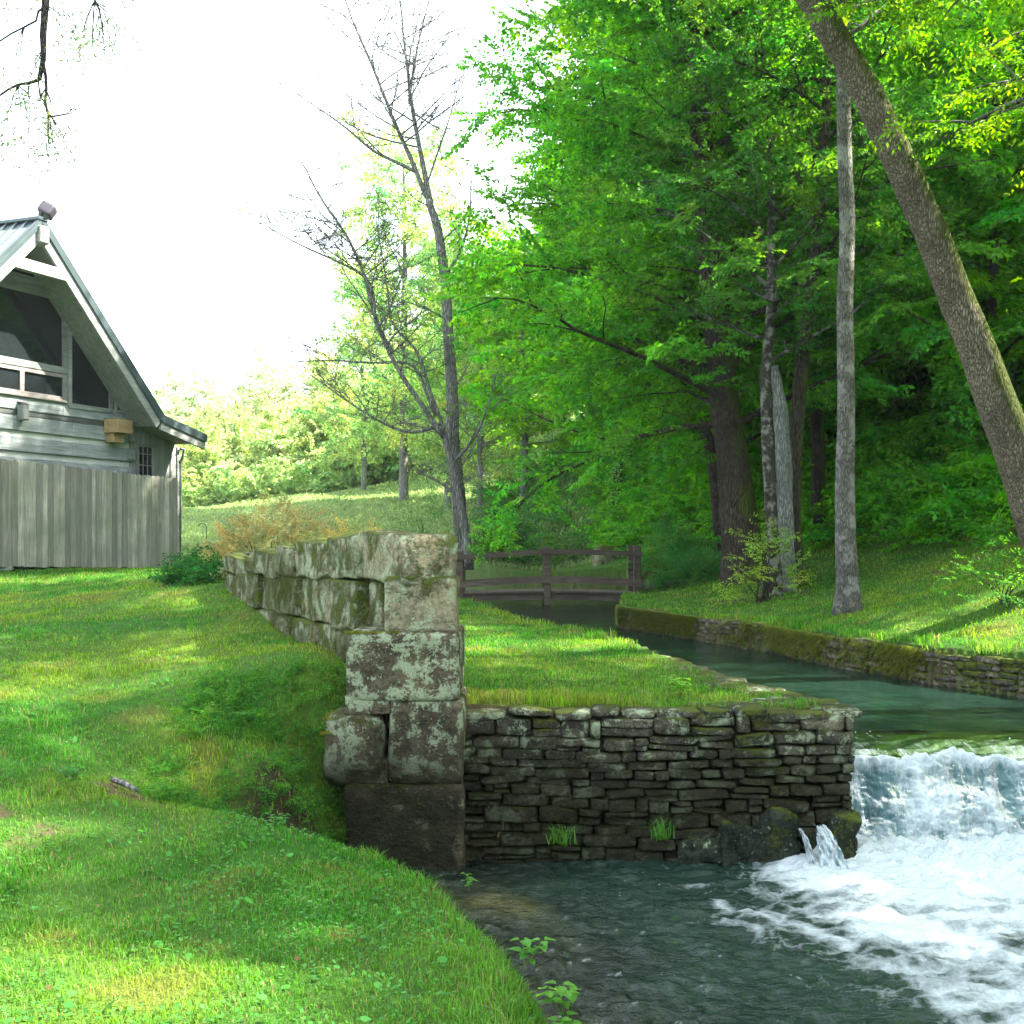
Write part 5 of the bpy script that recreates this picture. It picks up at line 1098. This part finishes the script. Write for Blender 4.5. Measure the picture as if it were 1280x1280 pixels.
c_ = [W3(163, 513), W3(163, 533)]; part('bracket', MB().box((cu - .12, VW - .22, c_[1][2] + .05), (cu + .08, VW - .002, c_[0][2]), bev=.02), 'trim')
# far side walls so the cabin closes from other positions
m = MB(); m.box((LU - .05, VW + .24, GZ), (LU + .1, VW + 7.5, zroof(LU) - .15)); m.box((LU, VW + 7.5, GZ), (xu, VW + 7.65, kz - .2)); part('back_wall', m, 'plank')
def hang(name, label, cat, px_, py_, build):
    u_, z = UZ(px_, py_, VW); o = empty(name, (HB[0] + D[0] * u_ - D[1] * (VW - .02), HB[1] + D[1] * u_ + D[0] * (VW - .02), z), HA); tag(o, label, cat); build(o); return o
def bat(o):
    MB().box((-.22, -.34, -.02), (.22, -.004, .25), bev=.01).build('box', M['tanbox'], o); MB().box((-.16, -.20, -.20), (.14, -.004, -.022), bev=.01).build('base', M['tanbox'], o); MB().box((-.23, -.35, .252), (.23, -.004, .27), bev=.005).build('lid', M['trim'], o)
hang('nest_box', 'tan wooden nest box fixed to the cabin wall below the triangular window', 'nest box', 138, 541, bat)
def sconce(o):
    MB().box((-.09, -.16, -.12), (.07, -.004, .15), bev=.02).build('housing', M['trim'], o); MB().prism([(-.09, -.16, .151), (.07, -.16, .151), (.05, -.02, .21), (-.07, -.02, .21)], (0, .018, 0)).build('cap', M['plastic'], o)
hang('wall_lamp', 'small grey wall lamp on the siding under the low windows', 'lamp', 24, 517, sconce)
def flood(o):
    MB().tube([(0, 0, -.02), (0, -.02, .10)], .04, 10).build('bracket', M['dmetal'], o); m = MB(); V, F = rock((.12, .12, .11), 6, 12, .0, 1, 1); m.raw(rot(V, .4, .5, .3) + (.13, -.04, .15), F); m.build('head', M['plastic'], o, smooth=True)
u_, z = ru, rz0; o = empty('flood_lamp', (HB[0] + D[0] * u_ - D[1] * VB, HB[1] + D[1] * u_ + D[0] * VB, rz0 + .10), HA); tag(o, 'grey floodlight mounted on the peak of the cabin roof', 'lamp'); flood(o)
# picket fence in front of the cabin
fe = empty('picket_fence', HB, HA); tag(fe, 'tall weathered grey board fence screening the base of the cabin', 'fence')
fu = UZ(222, 600, 0)[0]; rr = random.Random(12); zb_ = lambda u_: -.385 - .022 * u_; panels = [(-4.2, -2.1), (-2.1, .25), (.25, 2.35), (2.35, fu)]
for (a, b) in panels:
    m = MB(); u_ = a + .006
    while u_ < b - .05:
        w = min(rr.uniform(.128, .145), b - u_ - .004); z0 = zb_(u_) + rr.uniform(-.012, .012); z1 = z0 + 1.83 + rr.uniform(-.012, .012); v = rr.uniform(-.004, .004); ch = .03
        m.prism([(u_, v, z0), (u_ + w, v, z0), (u_ + w, v, z1 - ch), (u_ + w - ch, v, z1), (u_ + ch, v, z1), (u_, v, z1 - ch)], (0, .018, 0), rr.random()); u_ += w + rr.uniform(.003, .010)
    pnl = m.build('panel', M['picket'], fe)
    m = MB()
    for dz in (.25, .95, 1.6): m.box((a, .024, zb_(a) + dz - .1), (b - .01, .062, zb_(a) + dz))
    m.build('rail', M['picket'], pnl)
for u_ in (-4.1, -2.1, -.7, .25, 1.6, 2.35, 3.2, fu - .15): m = MB(); m.box((u_ - .05, .064, -1.0), (u_ + .05, .16, zb_(u_) + 1.6), bev=.01); m.build('post', M['tanbox' if u_ > -1 and u_ < 3 else 'picket'], fe)
for (x0, u_, lb) in ((0, 2.9, 'coiled pale hose tucked under the gap of the board fence'),):
    pass
m = MB(); an = np.linspace(0, 6.28 * 4, 70); ctr = F0 + D * .2 - np.array([D[1], -D[0]]) * (.15)
cz = G1(ctr[0], ctr[1]); m.tube(np.stack([ctr[0] + (.16 + .02 * np.sin(an * 2.3)) * np.cos(an), ctr[1] + (.13) * np.sin(an), cz + .02 + .006 * an / 3 + .02 * np.sin(an)], 1), .007, 6)
t = NT('pale_hose'); t.bsdf((.32, .36, .34), .4); M['hose'] = t.m
tag(m.build('garden_hose', M['hose'], smooth=True), 'pale coiled garden hose lying under the left end of the fence', 'hose')
# shepherd hook in the meadow
xh, yh = X(258, 27), 27; gz = G1(xh, yh); m = MB(); pts = [(xh, yh, gz - .1), (xh, yh, gz + .75)] + [(xh - .09 + .09 * math.cos(a_), yh, gz + .75 + .09 * math.sin(a_)) for a_ in np.linspace(0, 2.8, 8)]
m.tube(pts, .010, 6); tag(m.build('plant_hook', M['dmetal'], smooth=True), 'thin dark curved metal plant hook standing in the grass past the cabin', 'garden hook')
# stick on the lawn
a = np.array([X(140, 7.3), 7.3, 0]); b = np.array([X(172, 7.1), 7.1, 0])
for q in (a, b): q[2] = G1(q[0], q[1]) + .035
m = MB(); m.tube([a, (a + b) / 2 + (0, 0, .008), b], [.016, .019, .013], 7, wob=.2); tag(m.build('stick', M['bark_lime'], smooth=True), 'short broken stick lying on the worn grass at left', 'stick')
# ------------------------------------------------------------------ small plants near the camera
def weed(name, label, base, n, h, leaf, col, spread=.12, cat='plant', group=None):
    base = np.array(base, float); root = empty(name, base); tag(root, label, cat, group); mb = MB(); VV = []; CC = []; rr = random.Random(int(abs(base[0]) * 1000))
    for i in range(n):
        d = np.array([rr.gauss(0, spread), rr.gauss(0, spread), 1]); c = curve((0, 0, -.03), d, h * rr.uniform(.6, 1.1), 6, .1); mb.tube(c, np.linspace(.003, .0015, 7), 5, cap=False)
        for j in (3, 4, 5, 6):
            for a_ in ([0, 2.1, 4.2] if j == 6 else [rr.uniform(0, 6.28)]):
                a_ += rr.random(); f = np.array([math.cos(a_), math.sin(a_), rr.uniform(-.3, .25)]); f /= np.linalg.norm(f); s = np.cross([0, 0, 1], f); s /= np.linalg.norm(s); nn = np.cross(f, s); l = leaf * rr.uniform(.7, 1.2); p = c[j] + f * .012
                prof_ = [(0, 0), (.18, .28), (.42, .40), (.72, .26), (1, 0)]
                mid = [p + f * l * a2 - nn * l * .16 * a2 * a2 for a2, _ in prof_]; L_ = [mid[k] + s * l * w_ + nn * l * w_ * .35 for k, (_, w_) in enumerate(prof_)]; R_ = [mid[k] - s * l * w_ + nn * l * w_ * .35 for k, (_, w_) in enumerate(prof_)]
                for k in range(4):
                    VV += [mid[k], L_[k], L_[k + 1], mid[k + 1], mid[k + 1], R_[k + 1], R_[k], mid[k]]; cc = np.array(col) * rr.uniform(.8, 1.25)
                    CC += [cc] * 8
    mb.build('stem', M['leafstem'], root, smooth=True); mesh('leaves', np.array(VV), np.arange(len(VV)).reshape(-1, 4), M['leaf'], root, {'col': np.array(CC)}); return root
t = NT('green_stem'); t.bsdf((.10, .14, .035), .6); M['leafstem'] = t.m
def gp(px_, py_, Y): return P(px_, py_, Y)
weed('bramble_plant', 'fresh green bramble sprig with broad leaves at the lower right of the grassy edge', gp(704, 1262, 4.7), 4, .17, .055, (.10, .26, .035), .32)
weed('bramble_plant', 'upper leafy sprig leaning from the grass edge over the pool', gp(655, 1200, 5.1), 3, .13, .055, (.08, .24, .035), .35)
weed('bramble_plant', 'lowest leafy sprig at the bottom of the picture beside the water', gp(706, 1310, 4.6), 4, .15, .05, (.09, .25, .035), .3)
weed('weed_plant', 'leafy weed growing on the sunlit lawn near the stream edge', (X(850, 9.6), 9.6, -1.17), 5, .22, .07, (.12, .28, .04), .4)
weed('weed_plant', 'tiny seedling rising from the grass beside the pillar foot', gp(585, 1105, 7.6), 3, .10, .03, (.09, .25, .04), .3)
for i, (px_, py_, lb) in enumerate(((400, 960, 'low weed rooted in the shaded hollow left of the rounded block'), (370, 905, 'broad-leaved weed on the shaded slope beneath the block wall'), (345, 1050, 'weed at the lip of the hollow under the pillar'), (90, 990, 'dark leafy weed by the bare soil patch at left'), (300, 880, 'weed clump in the turf in the middle of the slope'))):
    Y = (7.9, 8.5, 6.9, 7.2, 8.6)[i]; x = X(px_, Y); weed('weed_plant', lb, (x, Y, G1(x, Y)), 7, .11, .035, (.05, .19, .035), .5)
for (px_, py_, lb) in ((703, 1055, 'arching grass tuft growing from the dry stone wall, left one'), (825, 1048, 'grass tuft at the foot of the dry stone wall, right one')):
    n = 60; c = gp(px_, py_, 8.46); L = RNG.uniform(.08, .19, n); pts = c + RNG.normal(0, .03, (n, 3)) * np.array([1.3, .3, .3])
    V, F, cc = blades('t', pts, L, np.full(n, .006), np.array([.07, .20, .03]) * RNG.uniform(.7, 1.4, (n, 1)), None, bend=1.2, mk=False)
    tag(mesh('grass_tuft', V, [np.asarray(f) for f in F], M['grass'], attrs={'col': cc}), lb, 'grass tuft')

# ------------------------------------------------------------------ haze
hb = MB(); hb.box((-75, -12, -6), (70, 128, 52)); t = NT('haze'); pv = t.n('VolumePrincipled'); pv.inputs['Density'].default_value = .0003
pv.inputs['Color'].default_value = (.86, .93, 1, 1); pv.inputs['Anisotropy'].default_value = .35; t.l(pv.outputs[0], t.out.inputs['Volume'])
hz = hb.build('haze', t.m); tag(hz, 'pale morning haze over the meadow and far wood', 'haze', kind='stuff')

# look-alike trees that still share a label are told apart by their order in the picture
from collections import defaultdict
same = defaultdict(list)
for o in SC.objects:
    if o.get('group') in (HG, FG): same[o['label']].append(o)
for lb, os_ in same.items():
    if len(os_) > 1:
        os_.sort(key=lambda o: o.location.x / o.location.y)
        names = {2: ['left one', 'right one'], 3: ['left one', 'middle one', 'right one']}.get(len(os_)) or ['leftmost'] + ['%s from left' % w for w in ('second', 'third', 'fourth', 'fifth', 'sixth')[:len(os_) - 2]] + ['rightmost']
        for o, w in zip(os_, names): o['label'] = lb + ', ' + w
